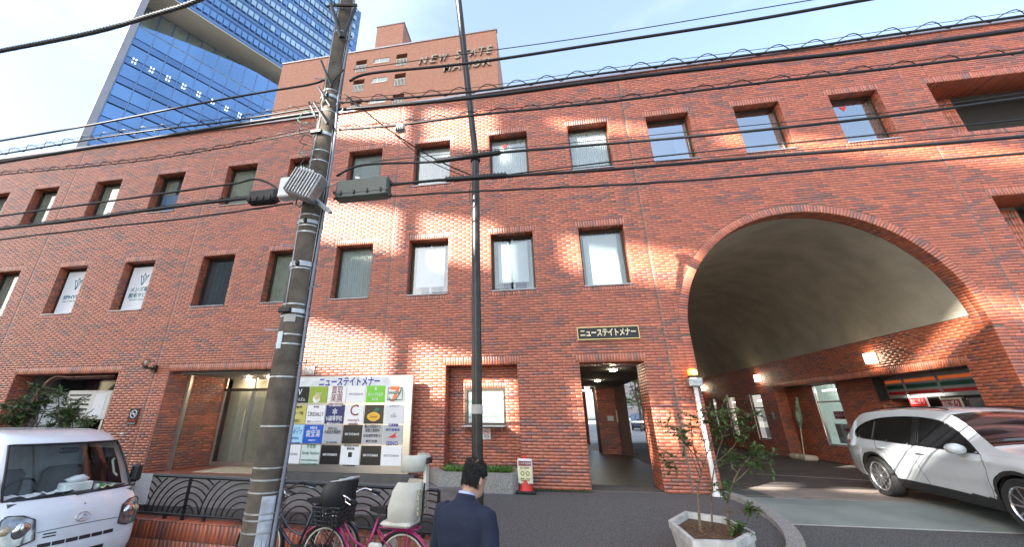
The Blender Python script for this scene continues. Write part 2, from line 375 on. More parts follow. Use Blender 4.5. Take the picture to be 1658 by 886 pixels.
# niche back wall, with its window opening
nw=tuple(f(p) for p,f in((atY(753,628,FY+.42),lambda v:v.x),(atY(820,688,FY+.42),lambda v:v.x),(atY(820,688,FY+.42),lambda v:v.z),(atY(753,628,FY+.42),lambda v:v.z)))
nw=(nw[0],nw[1],round((nw[2]-niche[2])/.067)*.067+niche[2],round((nw[3]-niche[2])/.067)*.067+niche[2])
B.panel((niche[0],FY+.43,niche[2]),(1,0,0),(0,0,1),niche[1]-niche[0],niche[3]-niche[2],[(nw[0]-niche[0],nw[1]-niche[0],nw[2]-niche[2],nw[3]-niche[2]),(nw[0]-niche[0]-.05,nw[1]-niche[0]+.05,nw[3]-niche[2],nw[3]-niche[2]+.134),(nw[0]-niche[0]-.05,nw[1]-niche[0]+.05,nw[2]-niche[2]-.134,nw[2]-niche[2])])
B.soldier((nw[0]-.05,FY+.43,nw[3]),(1,0,0),(0,0,1),nw[1]-nw[0]+.1,.134); B.soldier((nw[0]-.05,FY+.43,nw[2]-.134),(1,0,0),(0,0,1),nw[1]-nw[0]+.1,.134)
# wide openings: brick backs at their left
for r in wide:
    for k in range(8): B.soldier((r[0],FY+.75,r[2]+k*.2),(1,0,0),(0,0,1),1.1,.2,dark=.6)
# tunnel right wall (plane x=TX) and recess
TX=9.29; SH=2.05
jy0,jy1,ry=10.0,10.9,19.12
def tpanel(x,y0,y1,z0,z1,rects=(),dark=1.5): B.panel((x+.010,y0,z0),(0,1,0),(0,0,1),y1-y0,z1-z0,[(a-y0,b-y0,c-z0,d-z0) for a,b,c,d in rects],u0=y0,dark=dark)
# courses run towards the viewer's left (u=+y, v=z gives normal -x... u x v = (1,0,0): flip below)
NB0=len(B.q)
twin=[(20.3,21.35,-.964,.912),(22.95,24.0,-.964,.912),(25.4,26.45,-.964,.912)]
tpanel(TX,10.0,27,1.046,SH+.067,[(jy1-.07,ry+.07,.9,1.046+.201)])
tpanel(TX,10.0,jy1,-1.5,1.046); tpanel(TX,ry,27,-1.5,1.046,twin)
gwin=(16.05,17.35,-.964,1.046)
tpanel(TX+.42,14.25,ry,-1.5,1.046,[gwin])
n0=int((ry-jy1)/.067)
B.soldier((TX+.010,jy1-.07,1.046),(0,1,0),(0,0,1),ry-jy1+.14,.201)
for i in range(NB0,len(B.q)): q=B.q[i]; B.q[i]=[q[1],q[0],q[3],q[2]]
# recess end cheeks
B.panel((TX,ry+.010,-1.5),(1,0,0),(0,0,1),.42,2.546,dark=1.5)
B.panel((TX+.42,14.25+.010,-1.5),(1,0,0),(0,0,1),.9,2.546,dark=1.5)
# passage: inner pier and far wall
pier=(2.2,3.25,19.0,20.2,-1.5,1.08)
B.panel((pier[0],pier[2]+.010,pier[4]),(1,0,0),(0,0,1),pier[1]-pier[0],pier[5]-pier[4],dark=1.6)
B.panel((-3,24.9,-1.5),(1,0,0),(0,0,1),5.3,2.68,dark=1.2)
# entrance side wall (slightly splayed), darker bricks
e0=Vector((-10.53,10.0,-1.4)); e1=Vector((-10.06,11.7,-1.4)); ed=(e1-e0).normalized()
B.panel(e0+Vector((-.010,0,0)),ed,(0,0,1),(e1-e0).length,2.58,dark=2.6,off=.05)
# ---- mortar bed, floor blocks, vault
def plate(outer,hls):
    loops=[[Vector((x,z,0)) for x,z in outer]]+[[Vector((x,z,0)) for x,z in h] for h in hls]
    tris=tessellate_polygon(loops); flat=[p for l in loops for p in l]
    return flat,tris
MY=FY+.009
arch=[(CR[0]-CR[2]-.0,-1.49)]+[(CR[0]+CR[2]*math.cos(math.pi*(1-i/48)),CR[1]+CR[2]*math.sin(math.pi*(1-i/48))) for i in range(49)]+[(CR[0]+CR[2],-1.49)]
rr4=lambda r,e=.001:[(r[0]+e,max(r[2],-1.49)),(r[0]+e,r[3]),(r[1]-e,r[3]),(r[1]-e,max(r[2],-1.49))]
flat,tris=plate([(X0,-1.6),(X1,-1.6),(X1,Z1),(X0,Z1)],[arch]+[rr4(r) for r in allop])
wm=MB().add([(p.x,MY,p.y) for p in flat],tris)
def rv_bed(r,d,bottom=True):
    x0,x1,z0,z1=r; e=.009; y1=FY+d
    wm.quad((x0-e,MY,z0-.01),(x0-e,y1,z0-.01),(x0-e,y1,z1+e),(x0-e,MY,z1+e)); wm.quad((x1+e,MY,z0-.01),(x1+e,y1,z0-.01),(x1+e,y1,z1+e),(x1+e,MY,z1+e))
    wm.quad((x0-e,MY,z1+e),(x1+e,MY,z1+e),(x1+e,y1,z1+e),(x0-e,y1,z1+e))
    if bottom: wm.quad((x0-e,MY,z0-.001),(x1+e,MY,z0-.001),(x1+e,y1,z0-.001),(x0-e,y1,z0-.001))
for r in opens: rv_bed(r,RV+.05)
for r in wide: rv_bed(r,.75)
rv_bed(niche,.42); rv_bed(pas,.87,False); rv_bed(lwin,.5); rv_bed((ent[0],ent[1],ent[2],ent[3]),.3,False)
for i in range(48):
    a0,a1=math.pi*i/48,math.pi*(i+1)/48; P=lambda a,y:(CR[0]+(CR[2]+.009)*math.cos(a),y,CR[1]+(CR[2]+.009)*math.sin(a))
    wm.quad(P(a0,MY),P(a1,MY),P(a1,FY+.37),P(a0,FY+.37))
ny=FY+.42+.009
f2,t2=plate([(niche[0]-.02,niche[2]-.4),(niche[1]+.02,niche[2]-.4),(niche[1]+.02,niche[3]+.02),(niche[0]-.02,niche[3]+.02)],[rr4((nw[0],nw[1],nw[2],nw[3]))]); wm.add([(p.x,ny,p.y) for p in f2],t2)
for r in wide: wm.quad((r[0],FY+.749,r[2]),(r[0]+1.1,FY+.749,r[2]),(r[0]+1.1,FY+.749,r[3]),(r[0],FY+.749,r[3]))
# tunnel beds
def tbed(x,y0,y1,z0,z1,hls=()):
    f,t=plate([(y0,z0),(y1,z0),(y1,z1),(y0,z1)],[[(a+.001,c),(a+.001,d),(b-.001,d),(b-.001,c)] for a,b,c,d in hls]); wm.add([(x+.009,p.x,p.y) for p in f],t)
tbed(TX,10.0,27,1.046,SH+.067); tbed(TX,10.0,jy1,-1.6,1.046); tbed(TX,ry,27,-1.6,1.046,twin); tbed(TX+.42,14.25,ry,-1.6,1.046,[gwin])
wm.quad((TX,jy1,1.046),(TX+1.3,jy1,1.046),(TX+1.3,ry,1.046),(TX,ry,1.046))
wm.quad((TX,ry+.009,-1.6),(TX+.5,ry+.009,-1.6),(TX+.5,ry+.009,1.046),(TX,ry+.009,1.046)); wm.quad((TX+.42,14.259,-1.6),(TX+1.4,14.259,-1.6),(TX+1.4,14.259,1.046),(TX+.42,14.259,1.046))
wm.quad((TX,jy1,-1.6),(TX+1.4,jy1,-1.6),(TX+1.4,jy1,1.046),(TX,jy1,1.046))
wm.box(pier[0],pier[1],pier[2]+.009,pier[3],pier[4],pier[5]+.1); wm.box(-3,2.3,24.899,25.3,-1.6,1.3)
wm.quad(e0+Vector((-.009,0,-.1)),e1+Vector((-.009,0,-.1)),e1+Vector((-.009,0,2.6)),e0+Vector((-.009,0,2.6)))
wm.build('wall',M_mortar,bld,fix=False)
cb=MB()                                              # structural core: floors, cross walls, roof
for z0,z1 in((1.30,2.95),(4.86,6.40),(8.28,9.80)):
    for xa,xb in(((X0,3.1),(9.65,X1)) if z0<2 else ((X0,X1),)): cb.box(xa,xb,10.36 if z0>2 or True else 10.05,20.6,z0,z1)
for xa,xb,ya,yb in((X0,-16.2,10.55,16),(-12.2,-10.6,10.3,16),(-6.75,.84,10.6,20.6)): cb.box(xa,xb,ya,yb,-1.6,1.30)
cb.box(2.34,3.42,10.03,10.86,-1.6,2.0); cb.box(X0,X1,13.2,13.4,4.86,9.8); cb.box(X0,3.0,13.2,13.4,2.9,4.9); cb.box(9.75,X1,13.2,13.4,2.9,4.9); cb.box(X1-.2,X1,10.02,20.6,-1.6,9.8); cb.box(X0,X0+.2,10.02,20.6,-1.6,9.8)
cb.box(9.75,9.95,15,30,1.2,6); cb.box(-12.3,-6.6,13.6,13.8,-1.5,1.3); cb.box(-16.3,-12,12.4,12.6,-1.6,1.3)
for a,b in zip(W3,W3[1:]): cb.box(a+WW+.06,a+WW+.16,10.3,13.2,6.3,8.3)
for a,b in zip(W2,W2[1:]): cb.box(a+WW+.06,a+WW+.16,10.3,13.2,2.9,4.9)
cb.box(2.6,2.75,10.3,13.2,2.9,4.9)
cb.build('structural_core',M_room,bld)
# roof coping
MB().box(X0-.1,X1+.1,FY-.06,FY+.35,Z1,Z1+.07).build('coping',mat('coping_metal',(.33,.33,.36),rough=.4,metal=.6),bld)
for j in joints: 
    sgs=[(-1.5,Z1)] if not (3.4<j<9.3) else []
    for a,b in sgs: MB().box(j-.011,j+.011,FY+.003,FY+.02,a,b).build('sealant_joint',mat('sealant',(.17,.15,.13),rough=.8),bld)
# vault of the archway: plastered barrel
vb=MB(); N=64
def vp(a,y): return (CR[0]+(CR[2]+.0)*math.cos(a),y,CR[1]+CR[2]*math.sin(a))
a_s=math.asin((SH-CR[1])/CR[2])
for j,(y0,y1) in enumerate(((10.36,14.5),(14.5,19),(19,23),(23,27))):
    for i in range(N):
        a0=a_s+(math.pi-a_s)*i/N; a1=a_s+(math.pi-a_s)*(i+1)/N; vb.quad(vp(a0,y0),vp(a0,y1),vp(a1,y1),vp(a1,y0))
vault=vb.build('vault',mat('vault_plaster',(.42,.385,.30),rough=.9,var=.14,scale=1.6,bump=.35,bscale=25),bld,smooth=True)
tl=MB(); tl.box(3.0,3.42,20.5,27,-1.6,1.9); tl.box(2.9,3.42,10.9,27,1.35,1.9); tl.box(3.0,3.42,18.9,20.5,-1.6,1.4); tl.build('arcade_wall',mat('brown_render',(.13,.07,.05),rough=.9),bld)
MB().box(3.43,9.3,26.6,27,5.0,9.0).build('back_wall',M_conc,bld)
MB().box(6.1,14,28.5,28.9,-1.6,7).build('glare_block_wall',mat('brown_render',(.13,.07,.05)),bld)  # added wall, closes off the bright far end of the tunnel
# passage ceiling and its downlights
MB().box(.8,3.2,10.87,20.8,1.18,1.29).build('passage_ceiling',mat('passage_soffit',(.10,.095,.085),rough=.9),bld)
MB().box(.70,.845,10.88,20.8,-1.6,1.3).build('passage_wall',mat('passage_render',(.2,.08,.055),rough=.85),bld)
M_lampw=mat('lamp_warm',(1,.9,.75),emit=(1,.86,.62),estr=26)
def downlight(x,y,z,r=.09):
    t=MB().lathe([(r*1.25,0),(r*1.25,-.012),(r,-.02),(r,-.0)],(x,y,z)).build('downlight',M_white,bld,smooth=40)
    MB().lathe([(0.001,-.021),(r*.95,-.021),(r*.95,-.045),(.001,-.06)],(x,y,z)).build('bulb',M_lampw,t,smooth=40)
for x,y in((1.88,11.7),(1.87,15.3),(1.85,19.0)): downlight(x,y,1.18)
# ---- windows: frame > pane, sill, what hangs inside
M_curt=mat('cream_curtain',(.66,.60,.46),rough=.9,var=.12,scale=5); M_curw=mat('white_lace_curtain',(.80,.79,.76),rough=.9,var=.06)
M_yel=mat('yellow_curtain',(.62,.53,.25),rough=.9,var=.1); M_paper=mat('white_paper',(.80,.80,.80),rough=.85,var=.03)
M_sill=mat('aluminium_sill',(.42,.42,.44),rough=.4,metal=.5); M_dbl=mat('blind_grey',(.09,.10,.11),rough=.5)
M_mir=glass('reflective_glass',(.45,.55,.65),5.0)
M_teal=mat('teal_print',(.02,.16,.20),rough=.6)
M_red=mat('red_print',(.70,.03,.03),rough=.5)
def pleats(x0,x1,z0,z1,y,w=.05,amp=.02):
    n=MB(); k=max(4,int((x1-x0)/w*4)); P=[(x0+(x1-x0)*i/k, y+amp*math.sin(i*math.pi/2+.3*math.sin(i))) for i in range(k+1)]
    for a,b in zip(P,P[1:]): n.quad((a[0],a[1],z0),(b[0],b[1],z0),(b[0],b[1],z1),(a[0],a[1],z1))
    return n
def make_window(r,d,kind,seed):
    x0,x1,z0,z1=r; yf=FY+d; fr=MB(); t=.055
    fr.box(x0,x1,yf,yf+.05,z1-t,z1); fr.box(x0,x1,yf,yf+.05,z0+.03,z0+.03+t); fr.box(x0,x0+t,yf,yf+.05,z0+.03+t,z1-t); fr.box(x1-t,x1,yf,yf+.05,z0+.03+t,z1-t)
    w=fr.build('window',M_bronze,bld); g=MB(); gy=yf+.025
    g.box(x0+t,x1-t,gy,gy+.006,z0+.03+t,z1-t).build('pane',M_mir if kind in('sky','skyred') else M_glass,w)
    MB().bbox(x0-.0,x1+.0,FY-.03,yf,z0-.002,z0+.03,.006).build('sill',M_sill,w)
    iy=yf+.075; a,b=x0-.03,x1+.03
    rs=random.Random(seed)
    if kind in('curtain','white','dark'):
        m={'curtain':M_curt,'white':M_curw,'dark':M_dbl}[kind]
        pleats(a,b,z0-.05,z1+.02,iy,.05+rs.random()*.02,.02).build('curtain',m,w,smooth=True,fix=False)
    if kind in('sky','skyred'):
        pleats(x1-.42,b,z0-.05,z1+.02,iy,.045,.02).build('curtain',M_yel if kind=='skyred' or seed==12 else M_curw,w,smooth=True,fix=False)
    if kind=='half':
        pleats(a,x0+.5,z0-.05,z1+.02,iy+.1,.06,.02).build('curtain',M_curt,w,smooth=True,fix=False)
        MB().box(x0+.16,x1-.06,iy-.03,iy-.02,z0+.25,z1-.75).build('notice_board',mat('blue_board',(.20,.32,.55),rough=.6),w)
    if kind=='paper':
        MB().box(x0+.17,x1-.17,iy-.036,iy-.031,z0+.32,z1-.17).build('paper_sheet',M_paper,w)
        pleats(a,x0+.28,z0-.05,z1+.02,iy+.1,.06,.02).build('curtain',M_curt,w,smooth=True,fix=False); pleats(x1-.24,b,z0-.05,z1+.02,iy+.1,.06,.02).build('curtain',M_curw,w,smooth=True,fix=False)
        MB().box((x0+x1)/2-.03,(x0+x1)/2+.03,iy,iy+.04,z0,z1).build('mullion',M_white,w)
    if kind=='board':
        MB().box(x0+.12,x1-.16,iy-.036,iy-.031,z0+.12,z1-.14).build('paper_sheet',M_paper,w)
        pleats(a,b,z0-.05,z1+.02,iy+.1,.08,.02).build('curtain',M_curw,w,smooth=True,fix=False)
    if kind in('film','filmtext'):
        f=MB().box(x0+t+.01,x1-t-.01,gy-.012,gy-.004,z0+.1,z1-.1).build('window_film',M_paper,w)
        cx=x0+.60; y=gy-.016; zc=z0+1.08
        lg=MB()
        for p,q in(((-.15,.2),(-.02,-.16)),((-.02,-.16),(.17,.2)),((-.15,.2),(-.06,.13)),((-.06,.13),(.0,.27)),((0,.27),(.06,.13)),((.06,.13),(.17,.2)),((-.06,.13),(.0,.03)),((0,.03),(.06,.13)),((0,.03),(-.02,-.16))): lg.tube([(cx+p[0],y,zc+p[1]),(cx+q[0],y,zc+q[1])],.009,5)
        lg.build('logo',M_teal,w)
        if kind=='film':
            text('lettering','SPHYNX',M_teal,w,(x0+.63,y,z0+.66),.17,ext=.001,bold=.004,width=.86); text('lettering','MEN\'S HAIR REMOVAL',M_teal,w,(x0+.63,y,z0+.52),.06,ext=.001,width=.8)
        else:
            text('lettering','メンズ専門',M_teal,w,(x0+.62,y,z0+.78),.17,ext=.001,bold=.003,width=.84); text('lettering','脱毛サロン',M_teal,w,(x0+.62,y,z0+.58),.17,ext=.001,bold=.003,width=.84); text('lettering','SPHYNX SHINJUKU',M_teal,w,(x0+.62,y,z0+.44),.06,ext=.001,width=.7)
    if kind=='frosted': MB().box(x0,x1,iy-.036,iy-.03,z0,z1).build('frosted_film',mat('frosted_white',(.62,.66,.66),rough=.6,var=.08),w)
    if kind in('skyred','whitered'):
        cx=x0+.45; zc=z1-.30; MB().prism([(cx-.09,zc+.07),(cx+.09,zc+.07),(cx,zc-.09)],gy-.006,gy-.002).build('red_triangle_mark',M_red,w)
    return w
k3=['curtain','curtain','curtain','curtain','half','curtain','curtain','white','white','whitered','white','sky','sky','skyred']
for i,x in enumerate(W3):
    k=k3[i]; make_window((x,x+WW,*T3),RV,'white' if k=='whitered' else k,i)
    if k=='whitered': MB().prism([(x+.36,T3[1]-.22),(x+.54,T3[1]-.22),(x+.45,T3[1]-.38)],FY+RV+.019,FY+RV+.023).build('red_triangle_mark',M_red,bld)
k2=['curtain','curtain','film','filmtext','dark','curtain','white','paper','paper','board']
for i,x in enumerate(W2): make_window((x,x+WW,*T2),RV,k2[i],i+40)
make_window((nw[0],nw[1],nw[2]-.02,nw[3]),.42,'frosted',77)
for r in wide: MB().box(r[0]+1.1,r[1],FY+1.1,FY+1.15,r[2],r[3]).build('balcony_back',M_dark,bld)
# left ground-floor opening: back panel
MB().box(lwin[0],lwin[1],FY+1.3,FY+1.35,lwin[2],lwin[3]).build('shop_glazing',mat('dark_glazing',(.02,.022,.024),rough=.12),bld)
MB().box(lwin[0],lwin[0]+1.9,FY+1.0,FY+1.04,-1.0,.65).build('white_panel',M_paper,bld)
# ---- entrance: glazing, posts, doors
en=MB().box(-10.6,-6.7,9.98,13.6,-1.47,-1.395).build('entrance_floor',mat('red_floor_tile',(.26,.085,.055),rough=.4,var=.2,scale=5),bld)
MB().box(-9.3,-7.2,10.3,11.5,-1.395,-1.383).build('door_mat',mat('beige_mat',(.42,.36,.27),rough=.95),bld)
MB().box(-10.6,-6.7,10.31,13.6,1.12,1.19).build('entrance_ceiling',mat('entrance_soffit',(.30,.28,.25),rough=.7),bld)
MB().box(-10.2,-6.9,12.15,12.2,-1.4,1.15).build('lobby_wall',mat('beige_panel',(.62,.55,.43),rough=.6,var=.08),bld)
for x,y in((-8.9,11.2),(-8.2,11.2),(-8.6,11.95),(-7.8,11.95),(-9.5,11.95)): downlight(x,y,1.12,.06)
pp=e0+ed*.62
MB().box(pp.x-.01,pp.x+.06,pp.y-.05,pp.y+.05,-1.4,1.13).build('door_post',M_steel,bld)
dx=[-10.05,-9.0,-7.95,-6.88]
MB().box(-10.05,-6.86,11.66,11.74,.72,.80).build('transom',M_bronze,bld)
for a,b in zip(dx,dx[1:]):
    d=MB(); d.box(a,a+.05,11.67,11.73,-1.39,1.12); d.box(b-.05,b,11.67,11.73,-1.39,.72); d.box(a+.05,b-.05,11.67,11.73,-1.39,-1.29)
    dd=d.build('door',M_steel,bld); MB().box(a+.05,b-.05,11.695,11.705,-1.29,.72).build('pane',M_glass,dd)
    MB().tube([(b-.12,11.64,-.7),(b-.12,11.61,-.7),(b-.12,11.61,.15),(b-.12,11.64,.15)],.014,8).build('handle',M_steel,dd,smooth=40)
MB().box(-6.9,-6.7,10.3,13.5,-1.4,1.2).build('entrance_cheek',mat('brown_render',(.13,.07,.05)),bld)
lv=MB(); 
for i in range(7): lv.box(-6.30,-6.02,FY-.02,FY+.0,1.02+i*.03,1.035+i*.03)
lv.box(-6.32,-6.30,FY-.025,FY,1.0,1.24); lv.box(-6.02,-6.0,FY-.025,FY,1.0,1.24); lv.build('vent_louvre',M_galv,bld)
# ---- tunnel fittings
def tunnel_window(y0,y1,z0,z1,x,posters=False):
    w=MB(); t=.05
    w.box(x+.02,x+.09,y0,y1,z1-t,z1); w.box(x+.02,x+.09,y0,y1,z0,z0+t); w.box(x+.02,x+.09,y0,y0+t,z0+t,z1-t); w.box(x+.02,x+.09,y1-t,y1,z0+t,z1-t); w.box(x+.02,x+.09,y0+t,y1-t,z1-.62,z1-.57)
    o=w.build('window',M_steel if posters else M_bronze,bld); MB().box(x+.05,x+.056,y0+t,y1-t,z0+t,z1-t).build('pane',M_glass,o)
    MB().box(x+.55,x+.57,y0-.8,y1+.8,z0-.1,z1+.1).build('glowing_room_wall',mat('room_glow' if posters else 'office_glow',(.55,.6,.55) if posters else (.7,.62,.55),emit=(.8,1,.9) if posters else (1,.82,.72),estr=.10 if posters else .12),o)  # wall given its own faint glow in place of room light
    if not posters:
        MB().box(x+.3,x+.31,y1-.42,y1-.05,z0+.05,z1-.62).build('curtain',M_curt,o); MB().box(x+.25,x+.29,y0+.1,y1-.1,z1-.3,z1-.26).build('ceiling_tube_lamp',mat('tube_lamp',(1,1,1),emit=(1,1,.95),estr=3),o)
    else:
        MB().box(x+.25,x+.29,y0+.1,y1-.1,z1-.22,z1-.18).build('ceiling_tube_lamp',mat('tube_lamp',(1,1,1)),o)
        MB().box(x+.12,x+.125,y0+.12,y0+.75,z0+.85,z0+1.1).build('poster',mat('magenta_poster',(.55,.02,.12),rough=.5),o)
        MB().box(x+.12,x+.125,y0+.12,y0+.55,z0+.1,z0+.7).build('poster',mat('pale_poster',(.62,.72,.72),rough=.5),o)
        MB().box(x+.118,x+.119,y0+.22,y0+.45,z0+.48,z0+.56).build('poster',M_red,o)
        MB().box(x+.2,x+.3,y0+.75,y1-.3,z0+.08,z0+.7).build('display_rack',M_dbl,o)
        text('lettering','ATM 銀行',M_white,o,(x+.117,y0+.43,z0+.97),.12,xdir=(0,-1,0),ext=.001,width=.5)
    return o
for y0,y1,z0,z1 in twin: tunnel_window(y0,y1,z0,z1,TX)
tunnel_window(*gwin,TX+.42,True)
def sconce(y,z):
    s=MB().box(TX-.02,TX,y-.15,y+.15,z-.15,z+.15).build('wall_lamp',M_bronze,bld)
    for a in(-.145,.005): MB().bbox(TX-.15,TX-.02,y+a,y+a+.14,z-.14,z+.14,.01).build('lamp_shade',mat('sconce_shade',(1,.9,.75),emit=(1,.82,.58),estr=3.2),s)
for y in(13.4,20.0,26.6): sconce(y,1.52)
MB().bbox(TX-.03,TX,19.55,19.72,-.15,.15,.008).build('intercom_panel',M_galv,bld)
MB().bbox(TX-.0-.02,TX,11.3,14.0,-1.5,-1.49).build('skirting',M_conc,bld)
# convenience store front, set back
SX=TX+.95
shop=MB().box(SX+.0,SX+.06,10.9,14.25,-1.5,.45).build('shop_front',mat('shop_frame',(.2,.2,.2),rough=.4,metal=.5),bld)
MB().box(SX-.012,SX-.006,11.0,12.4,-1.4,.40).build('pane',M_mir,shop); MB().box(SX-.012,SX-.006,12.5,14.2,-1.4,.40).build('pane',M_mir,shop)
for k,(ya,yb) in enumerate(((10.92,12.5),(12.54,13.55),(13.59,14.23))):
    fs=MB().box(SX-.34,SX-.30,ya,yb,.46,1.0).build('fascia_panel',mat('fascia_grey',(.36,.38,.39),rough=.35),bld)
    for z0,z1,m in((.86,.94,mat('stripe_orange',(.72,.16,.04),rough=.4,emit=(1,.2,.05),estr=.05)),(.70,.80,mat('stripe_green',(.015,.10,.07),rough=.4)),(.55,.63,mat('stripe_red',(.55,.02,.03),rough=.4))): MB().box(SX-.345,SX-.34,ya+.03,yb-.03,z0,z1).build('colour_stripe',m,fs)
MB().box(SX-.36,SX+.0,10.9,14.25,1.0,1.046).build('fascia_top',M_galv,bld); MB().box(SX-.34,SX+.06,10.9,14.25,.43,.455).build('fascia_soffit',M_dark,bld)
MB().box(TX+.35,TX+.45,14.02,14.25,.4,1.04).build('speaker_box',M_black,bld)
# pier signs in the passage
for (a,b,c,d,m) in((975+9,682,993,674,M_white),(999,684,1010,665,mat('notice_yellow',(.75,.62,.35)))):
    p=atY(a,b,18.97); q=atY(c,d,18.97); MB().box(min(p.x,q.x),max(p.x,q.x),18.97,18.995,min(p.z,q.z),max(p.z,q.z)).build('notice_plate',m,bld)
B.emit('brickwork',M_brick,bld,indiv=290)
# ================================================ behind the camera: added slab, bays cut to throw sun patches on the facade
th=R(-24.2); SC,SS=math.cos(th),math.sin(th); SD=45.0
def to_screen(x,z):
    u=(x+4)/(SC-.9*SS); return u,z+.75*(SD-u*SS)
scr=thing('sun_patch_slab','added unseen concrete slab with bays cut to shape the sun patches on the facade','building',(-4-.9*SD,10-SD,ZR),th)
rows=[(9.76,1.45),(5.81,1.4),(1.97,1.25)]; hl=[]
for ri,(zt,h) in enumerate(rows):
    for xa,xb,top,hh in((-6.75,-3.95,0,h),(-3.3,-1.0,0,h),(.65,4.1,.08,h*.72),(5.0,12.5,.12,h*.34)):
        if ri==0 and .6<xa<1: hh=.4
        ua,_=to_screen(xa,0); ub,_=to_screen(xb,0); _,zz=to_screen(-3.9,zt-top); hl.append((ua,ub,zz-hh,zz))
def slab(u0,u1,z0,z1,holes,t=.22):
    f,tr=plate([(u0,z0),(u1,z0),(u1,z1),(u0,z1)],[[(a,c),(a,d),(b,d),(b,c)] for a,b,c,d in holes]); m=MB()
    m.add([(p.x,0,p.y) for p in f],tr); m.add([(p.x,-t,p.y) for p in f],tr)
    for a,b,c,d in list(holes)+[(u0,u1,z0,z1)]: m.quad((a,0,c),(b,0,c),(b,-t,c),(a,-t,c)); m.quad((a,0,d),(b,0,d),(b,-t,d),(a,-t,d)); m.quad((a,0,c),(a,0,d),(a,-t,d),(a,-t,c)); m.quad((b,0,c),(b,0,d),(b,-t,d),(b,-t,c))
    m.v=[(x,y,z-ZR) for x,y,z in m.v]; return m
slab(-19,17,ZR,51,hl).build('sun_bay_slab',M_conc,scr,local=True,fix=False)
ft=thing('shading_high_rise','added unseen grey high-rise that keeps the sun off the apartment tower','building',(-170,-142,ZR),R(-42)); MB().bbox(-11,11,-12,12,0,178,.5).build('tower_body',M_conc,ft,local=True)  # added out of view, only to shade the apartment tower
for i in range(40): MB().box(-11.1,11.1,12,12.15,4+i*4.3,5.6+i*4.3).build('window_band',mat('far_window',(.32,.36,.36),rough=.12),ft,local=True)
# ================================================ brown tower behind
TY=30.0; k=TY/26
tw=thing('apartment_tower','brown tiled apartment tower with English lettering rising behind the brick roofline','building',(-15,TY,-1.5))
M_tw=mat('tower_tile',(.36,.17,.115),rough=.75,var=.14,scale=3.2,bump=.15,bscale=25)
tx0,tx1,tz1=-27.45,-2.52,38.05
bal=[]; wnd=[]
for r in range(9):
    z=36.75-r*2.83
    bal+=[(-18.2,-16.92,z-1.75,z),(-13.5,-12.25,z-1.75,z)]; wnd.append((-16.05,-14.3,z-.78,z-.15))
f,tr=plate([(tx0,-1.5),(tx1,-1.5),(tx1,tz1),(tx0,tz1)],[[(a,c),(a,d),(b,d),(b,c)] for a,b,c,d in bal+wnd])
m=MB().add([(p.x,TY,p.y) for p in f],tr)
for a,b,c,d in bal+wnd:
    D=1.3 if (a,b,c,d) in bal else .15
    m.quad((a,TY,c),(b,TY,c),(b,TY+D,c),(a,TY+D,c)); m.quad((a,TY,d),(b,TY,d),(b,TY+D,d),(a,TY+D,d)); m.quad((a,TY,c),(a,TY,d),(a,TY+D,d),(a,TY+D,c)); m.quad((b,TY,c),(b,TY,d),(b,TY+D,d),(b,TY+D,c)); m.quad((a,TY+D,c),(b,TY+D,c),(b,TY+D,d),(a,TY+D,d))
m.quad((tx1,TY,-1.5),(tx1,TY+16,-1.5),(tx1,TY+16,tz1),(tx1,TY,tz1)); m.quad((tx0,TY,-1.5),(tx0,TY+16,-1.5),(tx0,TY+16,tz1),(tx0,TY,tz1)); m.quad((tx0,TY+16,-1.5),(tx1,TY+16,-1.5),(tx1,TY+16,tz1),(tx0,TY+16,tz1)); m.quad((tx0,TY,tz1),(tx1,TY,tz1),(tx1,TY+16,tz1),(tx0,TY+16,tz1))
m.build('wall',M_tw,tw,fix=False)
MB().box(tx0-.1,tx1+.1,TY-.1,TY+.4,tz1,tz1+.16).build('roof_edge',mat('coping_metal',(.33,.33,.36)),tw)
ph=MB().box(-16.6,-13.3,TY+.8,TY+4.4,tz1,42.65).build('penthouse',M_tw,tw)
MB().box(-16.68,-13.22,TY+.72,TY+4.5,42.65,42.8).build('coping',mat('coping_metal',(.33,.33,.36)),ph); MB().box(-17.5,-12.1,TY+.9,TY+4.2,39.15,39.4).build('canopy_slab',M_conc,ph)
for a,b,c,d in bal:
    rl=MB(); rl.box(a,b,TY-.02,TY+.04,c+.98,c+1.04); rl.box(a,b,TY-.02,TY+.04,c+.08,c+.12)
    n=8
    for i in range(n): x=a+(b-a)*(i+.5)/n; rl.box(x-.028,x+.028,TY,TY+.03,c+.12,c+.98)
    rl.build('balcony_railing',mat('railing_white',(.62,.62,.58),rough=.5),tw)
for a,b,c,d in wnd:
    w=MB().box(a,b,TY+.05,TY+.1,c,d).build('window',mat('far_window',(.32,.36,.36),rough=.12),tw); MB().box(a+(b-a)*.32,a+(b-a)*.36,TY+.02,TY+.05,c,d).build('mullion',M_white,w); MB().box(a-.05,b+.05,TY-.05,TY,c-.08,c).build('sill',M_white,w)
M_let=mat('letter_metal',(.33,.28,.22),rough=.45,metal=.3)
def wall_word(word,xa,xb,z,h):
    for i,ch in enumerate(word):
        text('letter',ch,M_let,tw,(xa+(xb-xa)*(i+.5)/len(word),TY-.10,z),h,ext=.09,shear=.25,bold=.012,width=(xb-xa)/len(word)*(.85 if ch!='I' else .3))
wall_word('NEW',-11.0,-7.75,35.1,1.45); wall_word('STATE',-7.1,-3.0,35.15,1.45); wall_word('MANOR',-8.3,-3.2,33.55,1.45)
